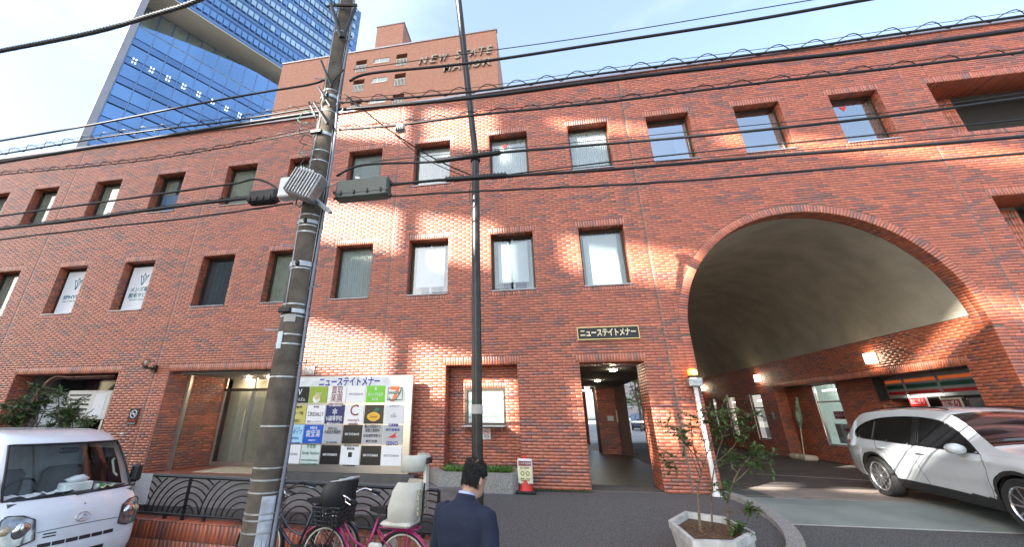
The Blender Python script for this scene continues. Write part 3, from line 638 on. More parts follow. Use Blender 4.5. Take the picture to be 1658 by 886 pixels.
# ================================================ glass skyscraper
Y0=60.0; x0=-1.727*Y0; q=.559
sk=thing('glass_skyscraper','blue glass skyscraper with an overhanging upper block behind the apartment tower','building',(x0,Y0,-2))
def SP(kk,z,off=0):                                   # point on the glass face; off = outward
    Y=Y0*kk; n=Vector((1,-q,0)).normalized()
    return Vector((x0+q*(Y-Y0),Y,z*Y0))+n*off
M_gl=mat('sky_glass',(.22,.37,.60),rough=.08,metal=.75,var=.25,scale=.03); M_gl2=mat('spandrel_glass',(.15,.26,.46),rough=.15,metal=.6,var=.2,scale=.05)
M_fr=mat('mullion_blue',(.16,.25,.42),rough=.4,metal=.4); M_gl3=mat('bright_glass',(.48,.62,.72),rough=.1,metal=.6,var=.2,scale=.05)
K0,K1=1.0,1.95; kstep=.0557
def face(ka,kb,za,zb,off,mb): return mb.quad(SP(ka,za,off),SP(kb,za,off),SP(kb,zb,off),SP(ka,zb,off))
# solid body behind
bd=MB(); nrm=Vector((1,-q,0)).normalized()
def solid(ka,kb,za,zb,o1,dep):
    a=[SP(ka,za,o1),SP(kb,za,o1),SP(kb,za,o1-dep),SP(ka,za,o1-dep)]; b=[SP(ka,zb,o1),SP(kb,zb,o1),SP(kb,zb,o1-dep),SP(ka,zb,o1-dep)]
    return a,b
a,b=solid(K0,K1,-.03,1.64,-.3,40); bd.loft([a,b]); a,b=solid(K0,K1,1.60,1.937,-9,31); bd.loft([a,b]); a,b=solid(K0,K1,1.937,2.9,-.3,40); bd.loft([a,b])
bd.build('core',M_gl2,sk)
MB().loft([[SP(K0,1.930,0),SP(K1,1.930,0),SP(K1,1.930,-30),SP(K0,1.930,-30)],[SP(K0,1.937,0),SP(K1,1.937,0),SP(K1,1.937,-30),SP(K0,1.937,-30)]]).build('overhang_soffit',mat('soffit_cream',(.50,.46,.36),rough=.7,var=.1,scale=.1),sk)
a=[SP(K0,-.03,.4),SP(K0,-.03,-40),SP(K0-.022,-.03,-40),SP(K0-.022,-.03,.4)]; b=[v+Vector((0,0,2.95*Y0)) for v in a]
MB().loft([a,b]).build('edge_fin',mat('fin_grey',(.30,.30,.34),rough=.6,var=.1,scale=.2),sk)
ks=[K0+.002+kstep*i for i in range(17)]
def top_of(kk): return 1.665+.135*min(1,max(0,(kk-1)/.42))**.8
zr=[1.665-.1105*i for i in range(16)]
pane_n=0; st1=MB(); st2=MB()
for ka,kb in zip(ks,ks[1:]):
    for j,z in enumerate(zr[1:]):
        za,zb=z,zr[j]
        vis=pane_n<140 and z>.62
        if vis:
            face(ka+.002,kb-.002,za+.042,zb-.004,.15,MB()).build('pane',M_gl,sk,fix=False); face(ka+.002,kb-.002,za+.004,za+.038,.12,MB()).build('spandrel_panel',M_gl2,sk,fix=False); pane_n+=1
        else: face(ka+.002,kb-.002,za+.042,zb-.004,.15,st1); face(ka+.002,kb-.002,za+.004,za+.038,.12,st2)
    MB().quad(SP(ka+.002,1.668,.15),SP(kb-.002,1.668,.15),SP(kb-.002,top_of(kb),.15),SP(ka+.002,top_of(ka),.15)).build('balustrade_pane',M_gl,sk,fix=False)
    fr=MB().tube([SP(ka,-.03,.2),SP(ka,top_of(ka),.2)],.14,4); fr.build('mullion',M_fr,sk)
    face(ka+.003,kb-.003,1.78,1.925,-8.9,MB()).build('recessed_pane',mat('recessed_glass',(.30,.33,.30),rough=.15,metal=.4,var=.3,scale=.2),sk,fix=False)
# lit ceiling lamps seen through one floor
for i in range(10):
    kc_=ks[i]+.02
    for a,bz in((0,0),(.009,0),(0,.02),(.009,.02)): MB().quad(SP(kc_+a,1.462+bz,.3),SP(kc_+a+.004,1.462+bz,.3),SP(kc_+a+.004,1.470+bz,.3),SP(kc_+a,1.470+bz,.3)).build('ceiling_lamp',mat('office_lamp',(1,1,.9),emit=(1,1,.9),estr=.5),sk,fix=False)
# upper block
up1=MB(); up2=MB(); zz=1.945; ku=kstep*.5
rs=random.Random(3)
while zz<2.85:
    kk=K0+.003
    while kk<K1-.03:
        (up1 if rs.random()<.86 and zz>2.06 else st1).add([SP(kk+.003,zz+.028,.15),SP(kk+ku-.003,zz+.028,.15),SP(kk+ku-.003,zz+.07,.15),SP(kk+.003,zz+.07,.15)],[(0,1,2,3)]); kk+=ku
    face(K0,K1,zz,zz+.006,.22,up2); zz+=.0885
tag(up1.build('upper_panes',M_gl3,sk,fix=False),kind='stuff'); tag(up2.build('floor_bands',M_fr,sk,fix=False),kind='stuff')
tag(st1.build('further_panes',M_gl,sk,fix=False),kind='stuff'); tag(st2.build('further_spandrels',M_gl2,sk,fix=False),kind='stuff')
# ================================================ beyond the passage
fb=thing('far_house','pale pink grey house with square windows far beyond the passage','building',(14,64,-1.5))
MB().box(9.5,30,64,76,-1.5,14).build('wall',mat('pinkish_render',(.50,.43,.42),rough=.85,var=.1),fb)
for i in range(5):
    for j in range(4): w=MB().box(10.6+i*3.4,12.2+i*3.4,63.9,64,1.2+j*3,2.6+j*3).build('window',mat('far_window',(.32,.36,.36)),fb); MB().box(10.5+i*3.4,12.3+i*3.4,63.8,63.95,1.1+j*3,1.2+j*3).build('sill',M_white,w)
# ================================================ directory board
SY=9.60
sb=thing('directory_board','stainless steel tenant directory board with rows of coloured company panels','sign',(-4.7,SY,-1.5))
xa=atY(500,640,SY).x; xb=atY(655,640,SY).x; pit=(xb-xa)/4.97; xl=xa-pit
bx0,bx1=xl-.10,atY(667,640,SY).x; bz1=atY(667,607,SY).z; bz0=atY(655,770,SY).z
rowz=[(atY(640,a,SY).z,atY(640,b,SY).z) for a,b in((624.5,652),(656,687),(689,720),(723,755))]
MB().bbox(bx0,bx1,SY+.02,SY+.16,bz0,bz1,.012).build('case',M_steel,sb)
MB().box(bx0+.03,bx1-.03,SY+.012,SY+.02,bz1-.30,bz1-.03).build('header_strip',mat('header_white',(.70,.71,.72),rough=.35),sb)
MB().box(bx0-.15,bx1+.15,SY-.05,SY+.3,-1.5,bz0-.0).build('stone_base',mat('dark_stone',(.09,.085,.08),rough=.7),sb)
M_navy=mat('print_navy',(.015,.025,.32),rough=.5); M_blk=mat('print_black',(.012,.012,.012),rough=.5); M_wht=mat('print_white',(.8,.8,.8),rough=.5); M_gry=mat('print_grey',(.35,.35,.36),rough=.5)
M_grn=mat('print_green',(.02,.16,.08),rough=.5); M_dkr=mat('print_maroon',(.22,.03,.04),rough=.5)
text('lettering','ニューステイトメナー',M_navy,sb,((bx0+bx1)/2+.0,SY+.009,bz1-.155),.24,ext=.002,bold=.006,width=1.62)
def C(*c): return mat('panel_%02d%02d%02d'%tuple(int(x*99) for x in c),c,rough=.3,var=.03)
WHT,BLK,GRY=C(.78,.78,.78),C(.012,.012,.013),C(.42,.43,.45)
NSM=[('NEW STATE MANOR',.0,.07,.75)]
cells=[[(BLK,'w',[('V',.06,.2,.22),('アデイズム',-.12,.09,.7)]),(C(.30,.40,.05),'w',[('くつろぎ',.0,.1,.3)]),(WHT,'m',[('買取',.09,.21,.62),('楽園',-.10,.21,.62),('OPEN 10:00-19:00',-.23,.05,.8)]),(WHT,'g',NSM),(C(.15,.55,.03),'w',[('●',.12,.1,.1),('ネットプリシア',-.02,.10,.8),('新宿店',-.12,.06,.3)]),(C(.70,.73,.74),'7',[])],
 [(C(.55,.50,.14),'b',[('不動産',.16,.07,.5),('セミナー予約',.02,.09,.7),('相談窓口',-.15,.07,.5)]),(WHT,'b',[('株式会社',.17,.05,.3),('□RESALLY',.0,.13,.86),('新宿ニューステイト',-.17,.05,.8)]),(C(.012,.02,.13),'w',[('広域通信制高校',.2,.05,.7),('✽',.06,.2,.25),('N高等学校',-.10,.13,.85),('新宿キャンパス',-.21,.06,.7)]),(WHT,'r',[('C',.08,.36,.45),('mama\'s',-.13,.09,.6),('smile',-.21,.08,.5)]),(BLK,'lemon',[]),(C(.66,.67,.68),'g',[('お知らせ',.18,.06,.5),('＋',.0,.1,.2),('営業中',-.05,.06,.3)])],
 [(C(.36,.62,.78),'n',[('クリニック',.12,.07,.6),('パンダイブ',.03,.12,.85),('治療院',-.1,.06,.6),('03-3371-0000',-.2,.05,.8)]),(C(.01,.10,.50),'w',[('有限会社',.13,.07,.4),('歯宝湯',.0,.17,.75),('SHIHOTO',-.14,.05,.4)]),(GRY,'b',[('税理士法人',.12,.06,.5),('小林会計事務所',.04,.10,.9),('TEL 3363-0000',-.18,.05,.6)]),(BLK,'w',NSM),(GRY,'b',[('稲山公認会計士',.17,.09,.85),('税理士事務所',.08,.09,.75),('社会保険労務士',-.03,.07,.9),('新宿支部',-.15,.06,.6)]),(GRY,'s',[('西濃運輸',.2,.07,.5),('新宿営業所',.1,.06,.7),('SEINO',-.19,.13,.6)])],
 [(WHT,'g',NSM),(C(.62,.68,.64),'gr',[('学習塾',.17,.1,.5),('Study Station',.03,.10,.9),('www.studystation.jp',-.12,.06,.9),('0120-0070-0001',-.21,.07,.9)]),(BLK,'w',NSM),(WHT,'b',[('一般社団法人日本協会',.2,.06,.85),('事務局',.13,.06,.4),('■',.0,.14,.2),('03-3360-0000',-.22,.05,.6)]),(BLK,'w',NSM),(WHT,'g',NSM)]]
INK={'w':M_wht,'m':M_dkr,'g':M_gry,'b':M_blk,'n':M_navy,'r':M_dkr,'gr':M_grn,'s':M_navy,'7':M_grn,'lemon':M_wht}
for ri,(zt,zb) in enumerate(rowz):
    for ci in range(6):
        a=xl+ci*pit+.012; b=xl+(ci+1)*pit-.012; m,ink,tx=cells[ri][ci]; zc=(zt+zb)/2; cx=(a+b)/2; cw=b-a
        p=MB().box(a,b,SY+.004,SY+.02,zb,zt).build('name_panel',m,sb); y=SY+.001
        for s,dz,h,wf in tx:
            text('lettering',s,INK[ink],p,(cx,y,zc+dz),h,ext=.001,width=cw*wf,bold=.001)
        if ink=='7':
            MB().box(a+.05,b-.05,y-.001,y+.002,zb+.05,zt-.05).build('emblem_frame',M_grn,p); MB().box(a+.068,b-.068,y-.003,y,zb+.068,zt-.068).build('emblem_ground',WHT,p)
            MB().prism([(cx-.13,zc+.17),(cx+.10,zc+.17),(cx+.10,zc+.10),(cx-.01,zc-.17),(cx-.09,zc-.17),(cx+.01,zc+.09),(cx-.13,zc+.09)],y-.006,y-.003).build('emblem_numeral',mat('stripe_orange',(.72,.16,.04)),p)
            MB().box(cx-.16,cx+.10,y-.009,y-.006,zc-.0,zc+.05).build('emblem_band',M_grn,p); text('lettering','ELEVEN',M_wht,p,(cx-.03,y-.011,zc+.025),.045,ext=.001,width=.22)
            MB().tube([(cx-.15,y-.006,zc-.08),(cx-.10,y-.006,zc-.15),(cx+.02,y-.006,zc-.13),(cx+.12,y-.006,zc+.02),(cx+.15,y-.006,zc+.13)],.014,6).build('emblem_swoosh',M_grn,p)
        if ink=='lemon':
            lm=MB(); pts=[(cx+.15*math.cos(t)*(1+.12*math.cos(2*t)),zc-.05+.105*math.sin(t)) for t in np.linspace(0,2*math.pi,24)[:-1]]; lm.prism(pts,y-.004,y).build('lemon_print',C(.75,.42,.03),p); MB().prism([(cx-.02,zc+.07),(cx+.05,zc+.15),(cx+.15,zc+.12),(cx+.08,zc+.06)],y-.004,y).build('leaf_print',M_grn,p); text('lettering','Lemon',M_dkr,p,(cx,y-.006,zc-.05),.09,ext=.001,shear=.2,width=.18)
        if ri==0 and ci==1:
            MB().lathe([(.001,0),(.10,0),(.10,.002),(.001,.002)],(cx-.03,y-.003,zc-.1),axis='y',n=16).build('plate_print',M_wht,p); MB().lathe([(.001,0),(.075,0),(.075,.002),(.001,.002)],(cx-.02,y-.006,zc-.05),axis='y',n=16).build('cup_print',mat('print_cream',(.62,.5,.25)),p)
        if ink=='s': MB().prism([(cx-.12,zc-.06),(cx-.02,zc-.02),(cx+.1,zc+.06),(cx+.06,zc-.02),(cx+.12,zc-.05),(cx-.0,zc-.07)],y-.003,y).build('emblem_print',M_red,p)
# building name plate over the passage
npl=thing('name_plate','black building name plate with gold lettering over the passage doorway','sign',(1.6,9.99,1.7))
a=atY(935,532,9.96); b=atY(1035,547,9.96); MB().box(a.x,b.x,9.95,9.998,b.z,a.z).build('plate',M_black,npl)
M_gold=mat('gold',(.62,.48,.22),rough=.3,metal=.8); f=MB(); t=.018
f.box(a.x-t,b.x+t,9.94,9.998,a.z,a.z+t); f.box(a.x-t,b.x+t,9.94,9.998,b.z-t,b.z); f.box(a.x-t,a.x,9.94,9.998,b.z,a.z); f.box(b.x,b.x+t,9.94,9.998,b.z,a.z); f.build('plate_frame',M_gold,npl)
text('lettering','ニューステイトメナー',mat('pale_gold',(.72,.62,.42),rough=.4,metal=.3),npl,((a.x+b.x)/2,9.945,(a.z+b.z)/2),.2,ext=.004,bold=.006,width=(b.x-a.x)*.92)
# no-smoking plates
def nosmoke(lbl,c,w,h,y,bgm,ring,fg):
    t=thing('no_smoking_sign',lbl,'sign',(c.x,y,c.z)); p=MB().box(c.x-w/2,c.x+w/2,y-.012,y,c.z-h/2,c.z+h/2).build('plate',bgm,t); zc=c.z+h*.16; r=w*.33
    MB().tube([(c.x+r*math.cos(k*math.pi/12),y-.014,zc+r*math.sin(k*math.pi/12)) for k in range(25)],w*.035,5).build('ring',ring,t); MB().tube([(c.x-r*.7,y-.014,zc+r*.7),(c.x+r*.7,y-.014,zc-r*.7)],w*.035,5).build('slash',ring,t)
    MB().box(c.x-r*.7,c.x+r*.6,y-.016,y-.012,zc-w*.03,zc+w*.05).build('cigarette',fg,t)
    text('lettering','禁煙',M_red if bgm is M_blk else fg,t,(c.x,y-.014,c.z-h*.27),h*.2,ext=.001,width=w*.7); text('lettering','NO SMOKING',fg,t,(c.x,y-.014,c.z-h*.42),h*.08,ext=.001,width=w*.8)
nosmoke('black no smoking sign with white ring beside the glass entrance',atY(216,675,9.99),.30,.42,9.99,M_blk,M_wht,M_wht)
nosmoke('small white no smoking sign with red ring in the brick niche',atY(788,703,10.41),.19,.25,10.41,M_wht,M_red,M_blk)
# globe lamp on the wall
c=atY(240,592,9.8); t=thing('globe_lamp','clear globe security lamp on a black bracket above the entrance corner','lamp',(c.x,9.99,c.z))
MB().lathe([(.001,-.10),(.07,-.09),(.105,-.04),(.115,.02),(.09,.08),(.05,.11),(.001,.115)],(c.x-.08,9.78,c.z+.08),n=18).build('globe',glass('clear_globe',(.8,.78,.72),1.5),t,smooth=True)
MB().lathe([(.001,-.06),(.035,-.05),(.035,.03),(.001,.05)],(c.x-.08,9.78,c.z+.08),n=10).build('bulb',M_paper,t,smooth=True)
m_=MB(); m_.lathe([(.001,-.14),(.09,-.14),(.075,-.09),(.001,-.09)],(c.x-.08,9.78,c.z+.08),n=14); m_.build('cup',M_black,t,smooth=40); MB().box(c.x-.10,c.x+.10,9.76,9.99,c.z-.10,c.z-.06).build('bracket_arm',M_black,t); MB().box(c.x+.03,c.x+.13,9.93,9.998,c.z-.18,c.z+.02).build('wall_box',M_black,t)
# ================================================ railing on a low brick wall
FYn=6.46; fx0,fx1=-7.9,-1.62
fzb=lambda x:-1.46-.018*(x+6.7); FH=.53
lw=thing('low_brick_wall','low red brick wall of upright bricks under the black railing','wall',(-4.7,FYn,ZR))
MB().loft([[(fx0,FYn-.11,ZR),(fx1,FYn-.11,ZR),(fx1,FYn+.16,ZR),(fx0,FYn+.16,ZR)],[(fx0,FYn-.11,fzb(fx0)-.085),(fx1,FYn-.11,fzb(fx1)-.085),(fx1,FYn+.16,fzb(fx1)-.085),(fx0,FYn+.16,fzb(fx0)-.085)]]).build('core',M_mortar,lw)
LB=Bricks(); n=int((fx1-fx0)/.0737)
for i in range(n):
    x=fx0+i*.0737; zt=fzb(x)-.08
    for j in range(2):
        z1=zt-.012-j*.235; LB.quad([Vector((x+.004,FYn-.108,z1-.225)),Vector((x+.070,FYn-.108,z1-.225)),Vector((x+.070,FYn-.108,z1)),Vector((x+.004,FYn-.108,z1))],LB.pick(x*2,j,1.1))
    LB.quad([Vector((x+.004,FYn-.12,zt-.004)),Vector((x+.070,FYn-.12,zt-.004)),Vector((x+.070,FYn+.16,zt-.004)),Vector((x+.004,FYn+.16,zt-.004))],LB.pick(x*2,5,1.1))
LB.emit('brickwork',M_brick,lw,indiv=260)
fn=thing('wave_railing','black iron railing with overlapping wave arcs on the low brick wall','railing',(-4.7,FYn,-1.5))
MB().tube([(fx0,FYn,fzb(fx0)),(fx1,FYn,fzb(fx1))],.02,4).build('bottom_rail',M_black,fn); MB().tube([(fx0,FYn,fzb(fx0)+FH),(fx1,FYn,fzb(fx1)+FH)],.022,4).build('top_rail',M_black,fn)
pch=1.0; fx=fx0+.1; i=0
while fx<fx1-.1:
    for k in range(7):
        r=.13+k*.088
        if r>.66: continue
        pl=[]; 
        def flush():
            global pl
            if len(pl)>2: MB().tube(pl,.0115,5).build('wave_bar',M_black,fn)
            pl=[]
        for s in range(41):
            a=math.pi*s/40; x=fx+r*1.12*math.cos(a); dz=r*math.sin(a); 
            inn=((x-fx-pch)/1.12)**2+dz**2<.66**2
            if inn or dz>FH or x<fx0 or x>fx1: flush(); continue
            pl.append((x,FYn,fzb(x)+dz))
        flush()
    fx+=pch
px_=fx0+.62
while px_<fx1: MB().box(px_-.018,px_+.018,FYn-.018,FYn+.018,fzb(px_)-.085,fzb(px_)+FH).build('post',M_black,fn); px_+=1.45
px_=fx0+.3
while px_<fx1: MB().lathe([(.03,-.085),(.03,-.03),(.045,-.02),(.045,0),(.01,.01)],(px_,FYn,fzb(px_)),n=8).build('foot',M_black,fn); px_+=.72
MB().box(fx1-.02,fx1+.02,FYn-.02,FYn+.02,fzb(fx1)-.085,fzb(fx1)+FH).build('post',M_black,fn)
c=atY(229,792,FYn-.05); t=MB().box(c.x-.14,c.x+.14,FYn-.05,FYn-.035,c.z-.22,c.z+.22).build('blank_notice',M_white); tag(t,'blank white notice plate tied to the black railing','sign')
# ================================================ utility pole
PX,PY=-3.01,4.4
M_pole=mat('pole_concrete',(.125,.102,.078),rough=.95,var=.35,scale=5,bump=.7,bscale=75)
up=thing('utility_pole','brown concrete utility pole with steel bands and cable boxes','pole',(PX,PY,ZR))
PR=lambda z:.183-.006*(z-ZR)
MB().tube([(PX,PY,ZR),(PX,PY,2),(PX,PY,6),(PX,PY,11)],[PR(ZR),PR(2),PR(6),PR(11)],24).build('shaft',M_pole,up,smooth=50)
def pz(y): return atY(759-(y-886)*(-.17)*0+ (560-(560-410)*y/886),y,PY).z
zpole=lambda y:atY(563-.172*y,y,PY).z
for y in(60,155,188,252,268,355,372,382,430,440,497,516,545,560,612,690,756,775,795,828,838,858): 
    z=zpole(y); MB().lathe([(PR(z)+.001,-.008),(PR(z)+.005,-.008),(PR(z)+.005,.008),(PR(z)+.001,.008)],(PX,PY,z),n=24).build('steel_band',M_galv,up,smooth=40)
for y in(366,434,508,225,165): 
    z=zpole(y); b=MB().lathe([(PR(z)+.001,-.025),(PR(z)+.012,-.025),(PR(z)+.012,.025),(PR(z)+.001,.025)],(PX,PY,z),n=24).build('perforated_band',M_galv,up,smooth=40)
    MB().bbox(PX-.05+random.uniform(-.1,.1),PX+.05,PY-PR(z)-.05,PY-PR(z),z-.03,z+.03,.008).build('band_buckle',M_black,b)
for i,y in enumerate((20,75,130,190,250,310,400,470,536,590)):
    z=zpole(y); s=1 if i%2 else -1; MB().tube([(PX+s*PR(z)*.8,PY-.04,z),(PX+s*(PR(z)+.14),PY-.10,z),(PX+s*(PR(z)+.15),PY-.105,z+.03)],.009,6).build('step_bolt',M_galv,up)
# conduits running up the pole
for dx_,m,r in((.2,mat('conduit_grey',(.20,.22,.27),rough=.5),.018),(.175,M_rubber,.012),(.16,mat('wire_white',(.5,.52,.55),rough=.6),.006),(-.05,mat('wire_white',(.5,.52,.55)),.005)):
    MB().tube([(PX+dx_*(1 if z<4 else .82)+.012*math.sin(z*2+dx_*9),PY-(.05 if dx_>0 else PR(z)+.012),z) for z in np.linspace(ZR if r>.015 else 1.2,7.2,18)],r,6).build('conduit',m,up,smooth=True)
# label plates, wrap-around sheet near the foot
for y0,y1,m,an in((541,568,mat('plate_pale_blue',(.55,.62,.68),rough=.4),-2.05),(514,526,mat('plate_faded',(.42,.40,.37),rough=.6),-1.75)):
    z0,z1=zpole(y1),zpole(y0); rg=[]
    pb=MB()
    for k in range(6):
        a=an+k*.09*(1 if y1>560 else 1.8); pb.v+= [(PX+(PR(0)+.006)*math.cos(a),PY+(PR(0)+.006)*math.sin(a),z0),(PX+(PR(0)+.006)*math.cos(a),PY+(PR(0)+.006)*math.sin(a),z1)]
    for k in range(5): pb.f.append((2*k,2*k+2,2*k+3,2*k+1))
    pb.build('number_plate',m,up,smooth=True,fix=False)
pb=MB()
for k in range(9):
    a=-1.15+k*.10; 
    for z in(ZR+.25,zpole(800)): pb.v.append((PX+(PR(0)+.007)*math.cos(a),PY+(PR(0)+.007)*math.sin(a),z))
for k in range(8): pb.f.append((2*k,2*k+2,2*k+3,2*k+1))
pb.build('wrap_sheet',mat('sheet_white',(.45,.47,.52),rough=.5,var=.3,scale=9),up,smooth=True,fix=False)
# equipment: white box, finned amplifier, bracket arms
def pbox(name,pix0,pix1,y0,y1,m,b=.015,rz=0,par=up):
    a=atY(*pix0,(y0+y1)/2); c=atY(*pix1,(y0+y1)/2); cx,cz=(a.x+c.x)/2,(a.z+c.z)/2; w,h=abs(c.x-a.x),abs(a.z-c.z)
    M=Matrix.Translation((cx,(y0+y1)/2,cz))@Matrix.Rotation(rz,4,'Y'); return MB().bbox(-w/2,w/2,-(y1-y0)/2,(y1-y0)/2,-h/2,h/2,b,M).build(name,m,par),M,w,h
pbox('junction_box',(459,292),(484,320),4.05,4.2,M_white)
amp,Mx,w,h=pbox('amplifier_box',(476,284),(516,319),3.92,4.12,M_galv,.02,R(24))
for i in range(9):
    x=-w/2+w*(i+.5)/9; MB().box(x-.006,x+.006,-.125,-.098,-h/2+.02,h/2-.02,Mx).build('cooling_fin',M_galv,amp)
for i in range(5): MB().tube([Mx@Vector((-w/2+.03+i*.05,-.06,h/2)),Mx@Vector((-w/2+.03+i*.05,-.06,h/2+.03))],.014,6).build('connector',M_white,amp)
a=atY(505,318,4.1); b=atY(536,345,4.1); MB().tube([(a.x,4.1,a.z),(b.x,4.1,b.z)],.03,4).build('bracket_arm',M_galv,up)
for p,q_,r in(((508,165),(530,200),.022),((515,140),(535,172),.02),((500,165),(512,190),.016),((536,5),(552,60),.03),((575,12),(556,60),.03),((545,8),(578,8),.03),((528,10),(545,8),.02),((520,98),(537,140),.018),((556,112),(538,132),.018)):
    a=atY(*p,PY-.2); b=atY(*q_,PY-.16); MB().tube([a,b],r,6).build('cable_bracket',M_black,up)
for i in range(7):   # loose loops of service wire
    c=atY(505+random.uniform(-16,20),190+i*18,PY-.22); rr=random.uniform(.06,.13)
    MB().tube([(c.x+rr*math.cos(k*.35),PY-.22+.02*math.sin(k),c.z+rr*.8*math.sin(k*.35)) for k in range(15)],.006,5).build('wire_loop',M_black if i%3 else mat('wire_green',(.02,.2,.1),rough=.5),up)
for i in range(3):
    c=atY(486+i*12,328,PY-.3); MB().tube([(c.x-.05,PY-.3,c.z+.1),(c.x-.06,PY-.3,c.z-.02),(c.x,PY-.3,c.z-.07),(c.x+.06,PY-.28,c.z+.02)],.008,5).build('wire_loop',M_black,up)
# ================================================ lamp post
LX,LY=-.94,5.8
lp=thing('street_lamp_post','slim black street lamp post with a leaning upper arm','lamp post',(LX,LY,gz(LY)))
zj=atY(773,254,LY).z
MB().tube([(LX,LY,gz(LY)-.0),(LX,LY,1),(LX,LY,zj)],[.078,.074,.066],16).build('post',mat('post_paint',(.018,.017,.015),rough=.35,var=.5,scale=8),lp,smooth=50)
e=atY(738,-40,4.75); MB().tube([(LX,LY,zj-.05),(LX,LY-.02,zj+.1),e],[.058,.056,.058],14).build('arm',mat('post_paint',(.018,.017,.015)),lp,smooth=50)
MB().lathe([(.07,-.1),(.09,-.09),(.09,.02),(.055,.06)],(LX,LY,zj),n=16).build('collar',M_black,lp,smooth=40)
MB().lathe([(.079,-.06),(.082,-.06),(.082,.06),(.079,.06)],(LX,LY,atY(773,663,LY).z),n=16).build('number_band',mat('plate_faded',(.42,.40,.37)),lp,smooth=40)
MB().bbox(e.x-.15,e.x+.15,e.y-.7,e.y+.05,e.z-.02,e.z+.1,.03).build('lamp_head',M_galv,lp)
MB().tube([(LX-.07,LY-.05,atY(762,298,LY).z),(LX-.1,LY-.06,atY(758,315,LY).z),(LX-.08,LY-.05,atY(765,335,LY).z)],.008,5).build('service_wire',M_black,lp)
# ================================================ overhead cables
M_cab=mat('cable_black',(.012,.012,.014),rough=.55); 
def cable(label,pix,r,Y=4.4,name='overhead_cable',m=None,coil=None,sub=6,Ys=None):
    P=[atY(x,y,(Ys[i] if Ys else Y)) for i,(x,y) in enumerate(pix)]
    d=(P[1]-P[0]); P=[P[0]-d.normalized()*min(3,d.length)]+P if pix[0][0]<=0 else P
    d=(P[-1]-P[-2]); P=P+[P[-1]+d.normalized()*2.5] if pix[-1][0]>=1400 else P
    r=r*1.35; c=cr_pts(P,sub); t=thing(name,label,'cable',c[0]); MB().tube(c,r,7).build('strand',m or M_cab,t,smooth=True)
    if coil:
        per,amp=coil; L_=0; q=[]; 
        for a,b in zip(c,c[1:]):
            n=max(1,int((b-a).length/.035)); 
            for k in range(n):
                p=a.lerp(b,k/n); ph=L_/per*2*math.pi; q.append(p+Vector((0,amp*.5*math.cos(ph),amp*abs(math.sin(ph/2))))); L_+=(b-a).length/n
        MB().tube(q,.006,4).build('spiral_hanger',M_cab,t)
        tp=[p+Vector((0,0,amp*1.02)) for p in c]; MB().tube(tp,.0055,4).build('messenger_wire',M_cab,t)
    return t
# thick twisted cable near the camera
c=cr_pts([atY(-120,106,3.0),atY(0,82,3.0),atY(150,52,3.0),atY(250,23,3.0),atY(320,0,3.0),atY(420,-50,3.0)],10); tt=thing('overhead_cable','thick twisted grey cable crossing in front of the skyscraper','cable',c[0])
for s in range(3):
    q=[]; L_=0
    for i,p in enumerate(c):
        if i: L_+=(c[i]-c[i-1]).length
    acc=0
    for a,b in zip(c,c[1:]):
        n=max(1,int((b-a).length/.02))
        for k in range(n):
            ph=acc/.16*2*math.pi+s*2.094; p=a.lerp(b,k/n); q.append(p+Vector((0,.016*math.cos(ph),.016*math.sin(ph)))); acc+=(b-a).length/n
    MB().tube(q,.018,6).build('strand',mat('cable_grey',(.055,.06,.06),rough=.6),tt,smooth=True)
G='thin service wires between the pole and the street'
cable('single cable rising from the pole towards the skyscraper edge',[(0,228),(150,202),(300,172),(420,150),(500,137),(528,128)],.013)
cable('cable with insulator sleeve leaving the pole top under the tower lettering',[(566,131),(603,118),(760,102),(980,69),(1200,35),(1415,-3)],.016)
cable('hair thin wire just above the sleeved cable by the tower lettering',[(572,112),(760,86),(980,55),(1310,0),(1500,-30)],.005)
cable('cable with wavy hanger wire crossing the sky left of the pole',[(0,250),(203,217),(372,196),(545,168)],.011,coil=(.40,.075))
cable('cable with wavy hanger wire crossing the white sky over the roofline',[(552,166),(758,149),(980,118),(1280,80),(1400,62),(1658,25)],.012,coil=(.42,.075))
cable('heavy black cable running along the roofline left of the pole',[(0,263),(220,228),(445,192),(540,178)],.021)
cable('heavy black cable running along the roofline right of the pole',[(548,178),(758,159),(980,130),(1200,104),(1400,82),(1658,47)],.021)
cable('loosely wrapped thin cable over the upper bricks left of the pole',[(0,283),(223,261),(400,232),(511,210)],.007,coil=(.36,.05))
cable('wrapped cable with a small grey tap box right of the pole',[(549,210),(640,203),(772,186),(980,165),(1200,138),(1450,109),(1658,84)],.013,coil=(.44,.06))
cable('cable arching up before the white pole box, over the left windows',[(0,350),(190,324),(330,304),(382,297),(413,290),(440,299),(456,314)],.012)
cable('tangled cable bundle ending in a black splice box left of the pole',[(0,371),(120,357),(237,341),(330,329),(410,320)],.018,coil=(.25,.04))
cable('lowest straight cable crossing the facade left of the pole',[(0,388),(160,369),(322,351),(474,329)],.010)
cable('cable dipping from the pole into the upper ribbed splice tube',[(545,285),(589,267),(704,262),(760,254),(812,247),(980,233),(1110,222),(1246,209),(1438,188),(1658,158)],.013)
cable('cable carrying the green splice case and the lower ribbed tube',[(540,313),(630,300),(720,291),(820,285),(980,275),(1258,252),(1450,238),(1658,221)],.015)
cable('lowest straight cable crossing over the archway',[(540,322),(628,318),(767,310),(1060,296),(1315,276),(1658,248)],.010)
cable('twin thin wires passing the upper windows above the archway',[(735,294),(980,263),(1184,241),(1389,221),(1658,193)],.007)
cable('hair thin wire over the upper windows right of the lamp post',[(600,262),(760,246),(980,226),(1246,200),(1450,180),(1658,150)],.004)
cable('hair thin wire beside the lower ribbed tube',[(630,296),(780,290),(980,268),(1258,246),(1658,212)],.004)
